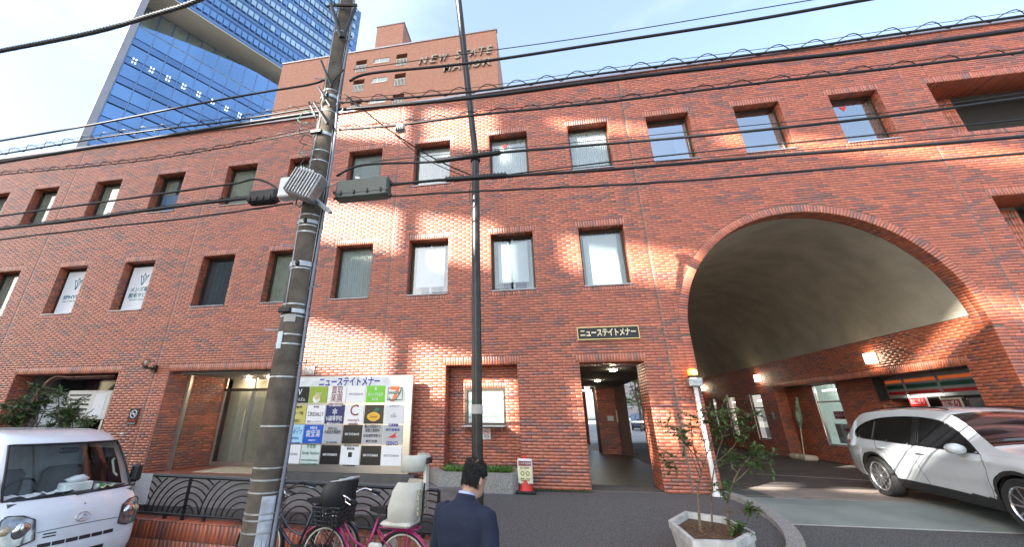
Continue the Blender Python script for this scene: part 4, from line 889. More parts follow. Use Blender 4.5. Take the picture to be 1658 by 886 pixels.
cable('slack guy wire slanting from the pole down to the lamp post',[(558,152),(630,210),(704,257),(762,283)],.008,Ys=[4.3,4.6,5.1,5.65])
cable('second slack wire slanting from the pole to the lamp post',[(560,158),(628,208),(690,258),(765,290)],.005,Ys=[4.3,4.6,5.1,5.65])
def closure(name,label,p0,p1,Y,r,m,ribs=0):
    a=atY(*p0,Y); b=atY(*p1,Y); t=thing(name,label,'splice case',a); d=(b-a).normalized()
    MB().tube([a,a+d*.02,b-d*.02,b],[r*.6,r,r,r*.6],10).build('case',m,t,smooth=40)
    for i in range(ribs): p=a.lerp(b,(i+.5)/ribs); MB().tube([p+Vector((0,0,r*.7)),p+Vector((0,0,r*1.55))],.007,5).build('rib',m,t)
    for p in(a,b): MB().lathe([(.001,-.02),(r*.5,-.02),(r*.5,.02),(.001,.02)],p,n=8,axis='x').build('end_clamp',M_black,t)
    return t
closure('splice_tube','upper black ribbed splice tube on the cable before the lamp post',(706,261),(811,247),4.36,.036,M_cab,18)
closure('splice_tube','lower black ribbed splice tube on the cable behind the lamp post',(720,291),(821,284),4.36,.036,M_cab,18)
def boxcase(label,p0,p1,Y,d,m,name='splice_box'):
    a=atY(*p0,Y); b=atY(*p1,Y); t=thing(name,label,'splice case',((a.x+b.x)/2,Y,b.z)); MB().bbox(a.x,b.x,Y-d/2,Y+d/2,b.z,a.z,.025).build('case',m,t); z=b.z+(a.z-b.z)*.28
    MB().box(a.x-.004,b.x+.004,Y-d/2-.006,Y+d/2+.006,z-.008,z+.008).build('seam_flange',m,t)
    for i in range(4): x=a.x+(b.x-a.x)*(i+.5)/4; MB().bbox(x-.012,x+.012,Y-d/2-.02,Y-d/2,z-.03,z+.03,.004).build('latch',M_black,t)
    return t
boxcase('dark green splice case hanging on the cable right of the pole',(549,297),(630,319),4.36,.16,mat('case_green',(.05,.07,.06),rough=.35))
boxcase('black splice box on the cable bundle left of the pole',(408,312),(447,328),4.36,.14,M_black)
boxcase('small grey tap box on the wrapped cable right of the pole',(642,202),(655,214),4.36,.08,M_galv)
# ================================================ cone with a notice, planters, beacon
cb_=atY(852,797,9.5); cx,cy,cz=cb_.x,9.5,gz(9.5)+.005
t=thing('cone_sign','red traffic cone wearing a white notice board beside the passage doorway','traffic cone',(cx,cy,cz))
MB().bbox(cx-.2,cx+.2,cy-.2,cy+.2,cz,cz+.05,.015).build('base',M_rubber,t); MB().lathe([(.15,.05),(.13,.08),(.05,.62),(.04,.70),(.001,.70)],(cx,cy,cz),n=20).build('cone',mat('cone_red',(.62,.03,.02),rough=.45),t,smooth=40)
bo=MB().bbox(cx-.155,cx+.155,cy-.10,cy+.02,cz+.17,cz+.64,.02).build('notice_board',M_white,t); y=cy-.103
MB().box(cx-.13,cx+.13,y,y+.003,cz+.21,cz+.50).build('yellow_field',mat('notice_cream',(.78,.74,.42),rough=.5),bo); MB().box(cx-.13,cx+.13,y,y+.003,cz+.51,cz+.60).build('red_strip',M_dkr,bo)
text('lettering','ごみ不法投棄',M_wht,bo,(cx,y-.002,cz+.555),.05,ext=.001,width=.23); text('lettering','禁止 監視中',M_dkr,bo,(cx,y-.002,cz+.47),.05,ext=.001,width=.2); text('lettering','撮影・録画',M_blk,bo,(cx,y-.002,cz+.27),.03,ext=.001,width=.2); text('lettering','管理事務所',M_blk,bo,(cx,y-.002,cz+.235),.025,ext=.001,width=.17)
for s in(-.055,.055): MB().tube([(cx+s+.035*math.cos(k*math.pi/8),y-.002,cz+.37+.035*math.sin(k*math.pi/8)) for k in range(17)],.006,5).build('pictogram',M_blk,bo)
# granite bed under the niche
gp=thing('granite_planter','low grey granite planter bed with grass under the brick niche','planter',(-1.6,9.6,-1.5))
out=[(-2.75,9.99),(-2.35,9.32),(-.78,9.32),(-.66,9.5),(-.66,9.99)]; inn=[(-2.55,9.99),(-2.25,9.45),(-.86,9.45),(-.8,9.55),(-.8,9.99)]
for i in range(4):
    (a,b),(c,d)=(out[i],out[i+1]),(inn[i],inn[i+1]); MB().prism([a,b,d,c],-1.56,-1.13,'z').build('granite_slab',M_granite,gp)
MB().prism(inn,-1.5,-1.2,'z').build('soil',mat('soil',(.07,.05,.035),rough=1,var=.4,scale=20,bump=.6),gp)
def leafcloud(pts,size,n,m,name,parent,dirf=None,asp=.45,curl=.2):
    V=[];F=[]
    for k in range(n):
        c=pts(k) 
        a=random.uniform(0,6.283); d=Vector((math.cos(a),math.sin(a),random.uniform(-.35,.55))).normalized() if dirf is None else dirf(k)
        s=size*random.uniform(.6,1.25); side=d.cross(Vector((random.uniform(-.4,.4),random.uniform(-.4,.4),1))).normalized()*s*asp; up_=side.cross(d).normalized()*s*curl
        c=Vector(c); b=len(V); V+=[c,c+d*s*.45+side*.5-up_*.2,c+d*s,c+d*s*.45-side*.5-up_*.2]; F.append((b,b+1,b+2,b+3))
    return tag(mesh_np(name,[MW[parent].inverted()@v for v in V],F,m,parent),kind='stuff')
M_leaf=mat('leaf_green',(.065,.13,.035),rough=.55,var=.5,scale=14); M_leafd=mat('leaf_dark',(.035,.085,.025),rough=.5,var=.5,scale=12)
def gpt(k):
    x=random.choice((random.uniform(-2.3,-1.7),random.uniform(-1.2,-.85),random.uniform(-1.5,-.85))); return (x,random.uniform(9.5,9.9),-1.2+random.uniform(0,.03))
leafcloud(gpt,.17,1500,mat('grass_green',(.11,.22,.04),rough=.6,var=.4,scale=20),'grass',gp,lambda k:Vector((random.uniform(-.8,.8),random.uniform(-.8,.5),random.uniform(.4,1))).normalized(),.14)
# low weeds along the wall foot
t=thing('weeds','thin strip of moss and weeds at the foot of the brick wall by the cone','weeds',(.2,9.9,-1.5)); t['kind']='stuff'
leafcloud(lambda k:(random.uniform(-.6,.84),random.uniform(9.75,9.98),-1.497),.045,1100,mat('moss',(.06,.085,.03),rough=.9,var=.5),'weed_leaves',t,None,.6)
# concrete planter with a slender shrub
hz=-1.33; hexp=[atZ(x,y,hz) for x,y in((1082,843),(1109,828),(1173,837),(1222,862),(1192,879),(1121,877))]; hc=sum(hexp,Vector())/6; gpz=gz(hc.y)
pl=thing('concrete_planter','white concrete planter with six sides beside the curved kerb','planter',(hc.x,hc.y,gpz))
def ringp(sc,z): return [(hc.x+(p.x-hc.x)*sc,hc.y+(p.y-hc.y)*sc,z) for p in hexp]
MB().loft([ringp(.84,gpz-.01),ringp(.97,hz-.09),ringp(1.0,hz-.085),ringp(1.0,hz),ringp(.88,hz),ringp(.84,hz-.09)],cap=False).build('shell',mat('planter_concrete',(.52,.51,.48),rough=.9,var=.25,scale=7,bump=.3),pl,smooth=20)
MB().poly(ringp(.86,hz-.07)).build('soil',mat('planter_soil',(.13,.075,.04),rough=1,var=.5,scale=30,bump=.8,bscale=60),pl,fix=False)
leafcloud(lambda k:(hc.x+random.uniform(-.28,.28),hc.y+random.uniform(-.3,.3),hz-.065),.05,160,mat('dry_leaf',(.20,.11,.05),rough=.9,var=.4),'dry_leaves',pl,None,.5)
def shrub(name,label,base,stems,m_leaf,n_leaf,leaf,group=None,spread=.1,targets=None,barkc=(.16,.12,.08)):
    t=thing(name,label,'shrub',base,0,group); bark=mat('bark_%d'%int(barkc[0]*99),barkc,rough=.9,var=.4,scale=20,bump=.5); tips=[]
    for st in stems:
        c=cr_pts(st['p'],4); rs=[st['r']*(1-.75*i/(len(c)-1)) for i in range(len(c))]
        tr=MB().tube(c,rs,7).build('trunk',bark,t,smooth=True)
        for br in st['br']:
            s=c[min(len(c)-1,int(br[0]*(len(c)-1)))]; e=Vector(br[1]); mid=s.lerp(e,.5)+Vector((random.uniform(-.05,.05),random.uniform(-.05,.05),-.04)); cc=cr_pts([s,mid,e],4)
            MB().tube(cc,[st['r']*.45*(1-.8*i/(len(cc)-1))+.0015 for i in range(len(cc))],5).build('branch',bark,tr,smooth=True); tips+= [(cc[-1],br[2]),(cc[-3],br[2]*.7)]
        tips.append((c[-1],st.get('tip',.1)))
    # sprays: short twigs carrying paired leaflets
    tw_=MB(); LV=[]; LF=[]
    for p,sp in tips:
        for k in range(int(n_leaf)):
            d=Vector((random.gauss(0,1),random.gauss(0,1),random.gauss(0,.45))).normalized(); ln=sp*random.uniform(.5,1.5); s0=p+Vector((random.gauss(0,sp*.35),random.gauss(0,sp*.35),random.gauss(0,sp*.22))); e=s0+d*ln-Vector((0,0,ln*.25)); tw_.tube([s0,s0.lerp(e,.5)+Vector((0,0,ln*.06)),e],.002,3,False)
            nl=7
            for j in range(nl):
                q_=s0.lerp(e,(j+1)/nl); side=d.cross(Vector((0,0,1)))
                for sg in((-1,1) if j<nl-1 else (0,)):
                    dd=(d*.5+side*sg+Vector((random.gauss(0,.15),random.gauss(0,.15),random.gauss(0,.25)))).normalized(); s_=leaf*random.uniform(.7,1.3); w_=dd.cross(Vector((random.gauss(0,.3),random.gauss(0,.3),1))).normalized()*s_*.22
                    b=len(LV); LV+=[q_,q_+dd*s_*.45+w_,q_+dd*s_,q_+dd*s_*.45-w_]; LF.append((b,b+1,b+2,b+3))
    tag(tw_.build('twigs',bark,t,fix=False),kind='stuff'); iv=MW[t].inverted()
    tag(mesh_np('foliage',[iv@v for v in LV],LF,m_leaf,t),kind='stuff'); return t
HY=hc.y
def hp(x,y,dy=0): return atY(x,y,HY+dy)
soil=hz-.07
def base_(x,y,dy): p=hp(x,y,dy); return Vector((p.x,p.y,soil-.03))
st=[dict(p=[base_(1133,858,-.02),hp(1130,800,0),hp(1136,765,.02),hp(1152,715,.05)],r=.020,br=[(.65,hp(1108,702,-.1),.15),(.5,hp(1080,740,.05),.13),(.8,hp(1085,690,.1),.15),(.7,hp(1118,672,-.1),.13),(.95,hp(1160,690,.1),.14),(.9,hp(1145,665,.2),.10)],tip=.14),
    dict(p=[base_(1153,862,.1),hp(1152,800,.12),hp(1158,750,.1),hp(1172,700,.1)],r=.013,br=[(.8,hp(1192,672,.1),.15),(.9,hp(1175,660,-.1),.16),(.7,hp(1205,690,-.05),.14),(.95,hp(1215,668,.12),.12)],tip=.15),
    dict(p=[base_(1178,852,.12),hp(1178,815,.1),hp(1190,775,.05),hp(1208,745,0)],r=.021,br=[(.6,hp(1232,735,.05),.14),(.9,hp(1222,715,-.1),.15),(.4,hp(1170,780,-.15),.12),(.2,hp(1202,850,-.2),.12),(.3,hp(1222,822,-.2),.10),(.8,hp(1185,733,.15),.14)],tip=.14)]
shrub('planter_shrub','slender leafy shrub with thin bare stems growing in the white concrete planter',(hc.x,hc.y,soil-.03),st,mat('leaf_mid',(.06,.13,.03),rough=.5,var=.5,scale=12),8,.058)
# shrub behind the van
SBY=8.3; sp_=lambda x,y,dy=0:atY(x,y,SBY+dy); st=[]
for bxp,tx_,ty_ in((20,35,650),(60,60,625),(95,95,640),(130,118,665)):
    b0=sp_(bxp-10,760); b0=Vector((b0.x,SBY+random.uniform(-.2,.2),PZ-.01)); st.append(dict(p=[b0,b0.lerp(sp_(tx_,ty_+60),.6),sp_(tx_,ty_+45),sp_(tx_,ty_)],r=.03,br=[(random.uniform(.45,.95),sp_(tx_+random.uniform(-38,38),ty_+random.uniform(0,75),random.uniform(-.35,.35)),.22) for k in range(7)],tip=.2))
shrub('evergreen_shrub','dense dark evergreen shrub before the left shop opening behind the van',(-11.6,SBY,PZ-.01),st,M_leaf,15,.08)
# amber beacon on a white post
bp=atY(1160,796,9.86); bx_=bp.x; bt=thing('warning_beacon','glowing amber beacon on a white post at the archway corner','beacon',(bx_,9.86,-1.5)); zt=atY(1124,625,9.86).z
bxt=bx_+.03
MB().tube([(bx_,9.86,-1.5),(bx_,9.86,zt)],.045,12).build('post',M_white,bt,smooth=50); MB().lathe([(.12,0),(.12,.02),(.06,.05),(.05,.12)],(bx_,9.86,-1.5),n=14).build('foot',M_white,bt,smooth=40)
MB().bbox(bx_-.14,bx_+.14,9.74,9.97,zt-.02,zt+.16,.015).build('box',M_galv,bt); MB().lathe([(.11,.16),(.11,.21),(.10,.22)],(bx_,9.86,zt),n=18).build('ring',M_black,bt,smooth=40)
MB().lathe([(.095,.215),(.095,.30),(.08,.345),(.04,.365),(.001,.37)],(bx_,9.86,zt),n=18).build('dome',mat('amber_lens',(.7,.20,.02),rough=.2,emit=(1,.28,.03),estr=1.1),bt,smooth=True); MB().lathe([(.001,.24),(.05,.25),(.05,.31),(.001,.33)],(bx_+.0,9.77,zt),n=12).build('lamp',mat('amber_core',(1,.8,.4),emit=(1,.75,.35),estr=7),bt,smooth=True)
# air-conditioning units and the brown duct in the left opening
def aircon(label,p0,p1,Y,grille=True):
    a=atY(*p0,Y); b=atY(*p1,Y); t=thing('outdoor_unit',label,'air conditioner',((a.x+b.x)/2,Y,b.z-.4)); MB().bbox(a.x,b.x,Y,Y+.35,b.z,a.z,.02).build('casing',mat('ac_cream',(.66,.64,.58),rough=.5,var=.05),t)
    if grille:
        for i in range(5): z=b.z+(a.z-b.z)*(.16+.16*i); w=(b.x-a.x); MB().box(a.x+w*.06,a.x+w*.55,Y-.012,Y-.002,z,z+.055).build('grille_slot',M_dbl,t)
        MB().box(a.x+(b.x-a.x)*.66,a.x+(b.x-a.x)*.9,Y-.006,Y-.001,b.z+.1,a.z-.1).build('label_plate',M_paper,t)
    else: MB().box(a.x+.06,b.x-.06,Y-.01,Y-.001,a.z-.5,a.z-.15).build('grille_slot',mat('grille_blue',(.07,.10,.2)),t)
    for x in(a.x+.08,b.x-.14): MB().box(x,x+.06,Y+.05,Y+.3,-1.0,b.z).build('leg',M_galv,t)
    return t
aircon('cream outdoor air conditioning unit with slotted grille in the left opening',(112,633),(168,680),10.55); aircon('narrow cream outdoor unit with blue grille beside the slotted unit',(172,634),(186,678),10.62,False)
a=atY(62,640,10.3); b=atY(90,612,10.3); c=atY(188,609,10.3); d=atY(40,690,10.3)
t=thing('brown_duct','brown round duct bending along the top of the left opening','duct',(d.x,10.3,-1.0)); MB().tube(cr_pts([Vector((d.x,10.3,-1.0)),d,a,b,b.lerp(c,.3),c],5),.075,12).build('pipe',mat('duct_brown',(.11,.03,.024),rough=.3),t,smooth=True)
for f_ in(.35,.8): p=b.lerp(c,f_); MB().lathe([(.082,-.02),(.082,.02),(.076,.02),(.076,-.02)],p,n=12,axis='x').build('pipe_clip',M_bronze,t)
# flags by the store and the rolled banner stand
def nobori(label,x,y,z0,h,w,wordcol,bgm,red):
    t=thing('banner_flag',label,'banner',(x,y,z0)); MB().tube([(x,y,z0),(x,y,z0+h)],.012,6).build('pole',M_white,t); MB().tube([(x,y,z0+h-.05),(x,y-w,z0+h-.05)],.007,5).build('crossbar',M_white,t)
    cl=MB()
    for i in range(6):
        for j in range(8):
            P=lambda u,v:(x-.02+.025*math.sin(u*5+v*3),y-.02-u*(w-.03),z0+h-.06-v*(h*.78)); cl.quad(P(i/6,j/8),P((i+1)/6,j/8),P((i+1)/6,(j+1)/8),P(i/6,(j+1)/8))
    c=cl.build('cloth',bgm,t,smooth=True,fix=False); MB().box(x-.06,x-.055,y-w+.05,y-.05,z0+h-.30,z0+h-.09).build('heading_patch',red,c)
    text('lettering','おにぎり',M_wht,c,(x-.064,y-w/2,z0+h-.19),.15,xdir=(0,-1,0),ext=.001,width=w*.7); text('lettering','タク',wordcol,c,(x-.064,y-w/2,z0+h-.62),.32,xdir=(0,-1,0),ext=.001,width=w*.8); MB().lathe([(.16,0),(.18,.05),(.10,.12),(.02,.12)],(x,y,z0),n=12).build('base',M_white,t,smooth=40)
nobori('white and red store banner behind the white car',TX+.30,13.15,-1.5,2.02,.60,M_blk,M_paper,M_red); nobori('cream store banner with maroon heading beside the fascia',TX+.45,12.45,-1.5,1.95,.60,M_dkr,mat('banner_cream',(.62,.58,.45),rough=.8),M_dkr)
fx_,fy_=TX+.22,18.15
t=thing('rolled_banner','rolled banner on a leaning pole in white base blocks against the tunnel wall','banner',(fx_,fy_,-1.5))
MB().tube([(fx_-.30,fy_-.05,-1.4),(fx_+.12,fy_+.15,.66)],.016,6).build('pole',mat('pole_cream',(.60,.55,.42)),t)
MB().tube([(fx_-.12,fy_+.03,-.45),(fx_-.06,fy_+.06,-.1),(fx_+.03,fy_+.1,.35),(fx_+.11,fy_+.14,.66)],[.03,.12,.07,.04],8).build('rolled_cloth',mat('banner_green',(.25,.34,.24),rough=.8,var=.6,scale=7),t,smooth=True)
for dy in(-.32,.22): MB().bbox(fx_-.55,fx_-.12,fy_+dy-.26,fy_+dy+.26,-1.5,-1.33,.04).build('base_block',mat('base_cream',(.55,.50,.40),rough=.7),t)
# ================================================ vehicles
M_tyre=mat('tyre',(.02,.02,.021),rough=.85,var=.3,scale=20); M_chrome=mat('chrome',(.75,.75,.76),rough=.12,metal=1,var=.03); M_alloy=mat('alloy',(.55,.55,.57),rough=.25,metal=.9,var=.05)
M_tint=mat('privacy_glass',(.008,.009,.011),rough=.04,spec=.8,coat=.6); M_seam=mat('seam_dark',(.03,.03,.035),rough=.7)
def wheel(par,x,y,r,w,side,spokes=10,name='wheel',m_rim=None):
    c=Vector((x,y,r)); pr=[(r*.70,-w*.42),(r*.93,-w*.5),(r*.985,-w*.40),(r,-w*.2),(r,w*.2),(r*.985,w*.40),(r*.93,w*.5),(r*.70,w*.42)]
    t=MB().lathe(pr,c,n=40,axis='y').build(name,M_tyre,par,smooth=35,local=True); ro=side*w*.47
    MB().lathe([(r*.71,ro-.03*side),(r*.72,ro),(r*.66,ro+.012*side),(r*.63,ro-.01*side),(r*.60,ro-.10*side)],c,n=36,axis='y').build('rim_lip',m_rim or M_alloy,t,smooth=30,local=True)
    MB().lathe([(.001,ro-.09*side),(r*.62,ro-.09*side),(r*.62,ro-.1*side),(.001,ro-.1*side)],c,n=24,axis='y').build('brake_disc',M_dark,t,local=True)
    for k in range(spokes):
        a=2*math.pi*k/spokes; d=Vector((math.cos(a),0,math.sin(a))); s=Vector((-math.sin(a),0,math.cos(a))); yo=Vector((0,ro-.005*side,0)); yi=Vector((0,-.03*side,0))
        q=[c+yo+d*r*.10+s*r*.045,c+yo+d*r*.10-s*r*.045,c+yo+d*r*.655-s*r*.03,c+yo+d*r*.655+s*r*.03]; MB().loft([q,[p+yi for p in q]]).build('spoke',m_rim or M_alloy,t,local=True)
    MB().lathe([(.001,ro+.006*side),(r*.11,ro+.004*side),(r*.13,ro-.02*side),(.001,ro-.02*side)],c,n=16,axis='y').build('hub_cap',m_rim or M_alloy,t,smooth=40,local=True); return t
def interp(tab,x):
    if x<=tab[0][0]: return tab[0][1]
    for (a,b),(c,d) in zip(tab,tab[1:]):
        if x<=c: t=(x-a)/(c-a); return b+(d-b)*t
    return tab[-1][1]
def smooth_tab(tab,n=6):
    c=cr_pts([(a,b,0) for a,b in tab],n); return [(p.x,p.y) for p in c]
def near_on_poly(poly,p):
    best=None
    for a,b in zip(poly,poly[1:]+poly[:1]):
        a,b=Vector((a[0],a[1])),Vector((b[0],b[1])); d=b-a; t=max(0,min(1,(p-a).dot(d)/max(d.length_squared,1e-9))); q=a+d*t; dd=(q-p).length
        if best is None or dd<best[0]: best=(dd,q)
    return best
def inside(poly,p):
    r=False
    for (x1,y1),(x2,y2) in zip(poly,poly[1:]+poly[:1]):
        if (y1>p[1])!=(y2>p[1]) and p[0]<(x2-x1)*(p[1]-y1)/(y2-y1)+x1: r=not r
    return r
def build_suv(name,label,loc,rz,paint,group=None):
    t=thing(name,label,'car',loc,rz,group)
    top=smooth_tab([(-2.46,.80),(-2.44,1.0),(-2.34,1.16),(-2.18,1.36),(-1.98,1.53),(-1.75,1.605),(-1.2,1.655),(-.5,1.675),(0,1.665),(.35,1.62),(.7,1.47),(1.05,1.25),(1.28,1.12),(1.6,1.07),(1.95,1.0),(2.2,.90),(2.36,.77),(2.46,.58)])
    def zt(x): return interp(top,x)
    ra,fa,ar=-1.42,1.475,.435
    def zb(x):
        z=interp([(-2.46,.46),(-2.2,.34),(-1.9,.25),(1.9,.23),(2.46,.30)],x)
        for c in(ra,fa):
            if abs(x-c)<ar: z=max(z,.375+math.sqrt(ar*ar-(x-c)**2)-.02)
        return z
    def hw(x,z):
        w=.985-(.10*((.72-z)/.5)**2 if z<.72 else 0)
        if z>.72: w-=.045*min(1,(z-.72)/.33)**2
        if z>1.04: w-=(z-1.04)*.46
        w+=.018*math.exp(-((z-.93)/.07)**2)-.014*math.exp(-((z-.52)/.10)**2)*(1 if abs(x)<1.1 else 0)
        for c in(ra,fa): w+=.02*math.exp(-((math.hypot(x-c,z-.40)-.50)/.08)**2)
        e=max(0,(x-1.45)/1.01); w*=1-.30*e**2.4; e=max(0,(-x-1.55)/.91); return w*(1-.16*e**2.2)
    win=[(-2.02,1.20),(-1.90,1.105),(-1.3,1.075),(0,1.045),(.90,1.03),(.96,1.055),(.62,1.31),(.28,1.47),(-.15,1.535),(-.7,1.545),(-1.25,1.505),(-1.65,1.42),(-1.92,1.30)]
    xs=sorted(set([round(-2.46+i*.024,4) for i in range(206)]+[ra-ar,ra+ar,fa-ar,fa+ar])); xs=[x for x in xs if x<=2.46]; NV=52
    for sd in(-1,1):
        G=[]
        for x in xs:
            a,b=zb(x),zt(x); col=[]
            for k in range(NV+1):
                z=a+(b-a)*k/NV; p=Vector((x,z)); dd,q_=near_on_poly(win,p)
                if dd<.013 and 0<k<NV: p=q_
                col.append(p)
            G.append(col)
        parts={'p':MB(),'w':MB(),'c':MB()}; idx={k:{} for k in parts}
        def vid(kind,i,k):
            if (i,k) not in idx[kind]:
                p=G[i][k]; off=.0 if kind!='w' else -.012; idx[kind][(i,k)]=len(parts[kind].v); parts[kind].v.append((p.x,sd*(hw(p.x,p.y)+off),p.y))
            return idx[kind][(i,k)]
        for i in range(len(xs)-1):
            for k in range(NV):
                c=(G[i][k]+G[i+1][k]+G[i+1][k+1]+G[i][k+1])/4
                kind='w' if inside(win,c) else ('c' if (c.y<.40 and -1.3<c.x<1.3) or c.y<.33 or any(math.hypot(c.x-q_,c.y-.375)<ar+.035 for q_ in(ra,fa)) else 'p')
                parts[kind].f.append((vid(kind,i,k),vid(kind,i+1,k),vid(kind,i+1,k+1),vid(kind,i,k+1)))
        parts['p'].build('side_body',paint,t,smooth=60,local=True); parts['w'].build('side_window',M_tint,t,smooth=True,local=True); parts['c'].build('lower_cladding',mat('cladding_black',(.02,.02,.021),rough=.6),t,smooth=60,local=True)
        # window trim, pillar, seams, handles, mirror, lamps
        def on(x,z,o=.004): return Vector((x,sd*(hw(x,z)+o),z))
        MB().tube([on(x,z,.002) for x,z in [(p.x,p.y) for p in cr_pts([(a,b,0) for a,b in win+win[:1]],4)]],.009,6).build('window_trim',M_black,t,smooth=True,local=True)
        MB().loft([[on(-.36,1.045,-.005),on(-.26,1.045,-.005),on(-.30,1.54,-.005),on(-.42,1.54,-.005)],[on(-.36,1.045,.005),on(-.26,1.045,.005),on(-.30,1.54,.005),on(-.42,1.54,.005)]]).build('door_pillar',M_black,t,local=True)
        MB().tube([on(-1.42+.0,z,-.004) for z in np.linspace(1.08,1.43,8)],.012,5).build('quarter_bar',M_black,t,local=True)
        for pts in([(-.33,1.04),(-.32,.9),(-.26,.6),(-.2,.37)],[(1.02,1.02),(1.05,.8),(1.0,.5),(.95,.37)],[(-1.32,1.06),(-1.25,.95),(-1.02,.82),(-.93,.6),(-.9,.4)]):
            MB().tube([on(p.x,p.y,.000) for p in cr_pts([(a,b,0) for a,b in pts],6)],.0045,5).build('door_seam',M_seam,t,local=True)
        for hx in(-1.1,-.12): MB().tube([on(hx-.12,.93,.0),on(hx-.09,.935,.035),on(hx+.07,.94,.035),on(hx+.1,.94,.0)],.014,8).build('door_handle',paint,t,smooth=True,local=True)
        mc=on(.78,1.08,.17); mm=MB()
        mm.lathe([(.001,-.13),(.055,-.12),(.085,-.05),(.09,.03),(.075,.09),(.001,.10)],(0,0,0),n=16,axis='x'); mm.xf(Matrix.Translation(mc)@Matrix.Diagonal((.9,1.35,.95,1))); mi=mm.build('mirror',paint,t,smooth=True,local=True)
        MB().tube([on(.72,1.02,-.02),on(.75,1.035,.1)],.032,8).build('mirror_arm',M_black,mi,local=True)
        MB().loft([[on(-2.42,.98,.004),on(-2.2,1.03,.004),on(-2.2,.95,.004),on(-2.42,.92,.004)],[on(-2.42,.98,-.02),on(-2.2,1.03,-.02),on(-2.2,.95,-.02),on(-2.42,.92,-.02)]]).build('tail_lamp',mat('tail_red',(.35,.02,.02),rough=.15),t,local=True)
        MB().loft([[on(2.0,.86,.005),on(2.3,.74,.005),on(2.28,.64,.005),on(2.02,.70,.005)],[on(2.0,.86,-.02),on(2.3,.74,-.02),on(2.28,.64,-.02),on(2.02,.70,-.02)]]).build('headlight',M_chrome,t,local=True)
        for c in(ra,fa):
            wheel(t,c,sd*.86,.375,.27,sd)
            MB().loft([[(c+ar*1.0*math.cos(a),y,.375+ar*1.0*math.sin(a)) for a in np.linspace(-.2,math.pi+.2,14)] for y in(sd*.94,sd*.45)],cap=False,close=False).poly([(c+ar*math.cos(a),sd*.45,.375+ar*math.sin(a)) for a in np.linspace(-.2,math.pi+.2,14)]).build('wheel_well',M_dark,t,local=True)
    # roof, bonnet, screens
    NY=18; tp={'p':MB(),'g':MB(),'r':MB()}
    def tv(x,j): 
        z=zt(x); w=hw(x,z); y=-1+2*j/NY; return (x,y*w,z+(.055 if x<1.1 else .05)*(1-abs(y)**2.4)*min(1,max(.15,(2.46-abs(x))/.5)))
    for i in range(len(xs)-1):
        for j in range(NY):
            xm=(xs[i]+xs[i+1])/2; ym=abs(-1+2*(j+.5)/NY); g_=(.42<xm<1.22 and ym<.95) or (-2.3<xm<-1.9 and ym<.85)
            b=tp[('g' if xm>0 else 'r') if g_ else 'p']; b.quad(tv(xs[i],j),tv(xs[i+1],j),tv(xs[i+1],j+1),tv(xs[i],j+1))
    for b,nm,mm in((tp['p'],'roof_and_bonnet',paint),(tp['g'],'windscreen',M_tint),(tp['r'],'rear_window',M_tint)):
        o=b.build(nm,mm,t,smooth=True,local=True); bm=bmesh.new(); bm.from_mesh(o.data); bmesh.ops.remove_doubles(bm,verts=bm.verts,dist=.0005); bmesh.ops.recalc_face_normals(bm,faces=bm.faces); bm.to_mesh(o.data); bm.free(); o.data.shade_smooth()
    for x,m_,nm in((-2.455,paint,'rear_bumper'),(2.455,paint,'front_bumper')):
        b=MB(); n=14; a,c=zb(x),zt(x)
        for k in range(n):
            z0_,z1_=a+(c-a)*k/n,a+(c-a)*(k+1)/n; b.quad((x,-hw(x,z0_),z0_),(x,hw(x,z0_),z0_),(x,hw(x,z1_),z1_),(x,-hw(x,z1_),z1_))
        b.build(nm,m_,t,smooth=True,local=True)
    MB().box(-1.9,1.9,-.84,.84,.22,.34).build('underbody',M_dark,t,local=True)
    for sd in(-1,1): MB().tube([(x,sd*(hw(x,zt(x))+-.05),zt(x)+.05) for x in np.linspace(-1.6,.3,12)],.014,6).build('roof_rail',M_black,t,smooth=True,local=True)
    MB().box(2.44,2.475,-.45,.45,.40,.58).build('grille',M_black,t,local=True); MB().box(-2.475,-2.46,-.26,.26,.62,.78).build('number_plate',M_white,t,local=True)
    return t
M_carw=mat('pearl_white_paint',(.52,.55,.57),rough=.22,var=.02,coat=.8)
al=R(-2)
hd=math.atan2(-math.cos(al),math.sin(al))
suv=build_suv('white_suv','white five door SUV driving out of the brick archway',(7.47+.045,9.08,-1.525),hd,M_carw)
suv.matrix_world=Matrix.Translation((7.50,9.05,-1.53))@Matrix.Rotation(hd,4,'Z')@Matrix.Scale(.97,4)@Matrix.Rotation(R(1.0),4,'Y')
far=build_suv('parked_car','dark blue car parked on pale paving far beyond the passage',(10.6,50,-1.504),R(-75),mat('blue_paint',(.03,.05,.16),rough=.25,coat=.8,var=.02))
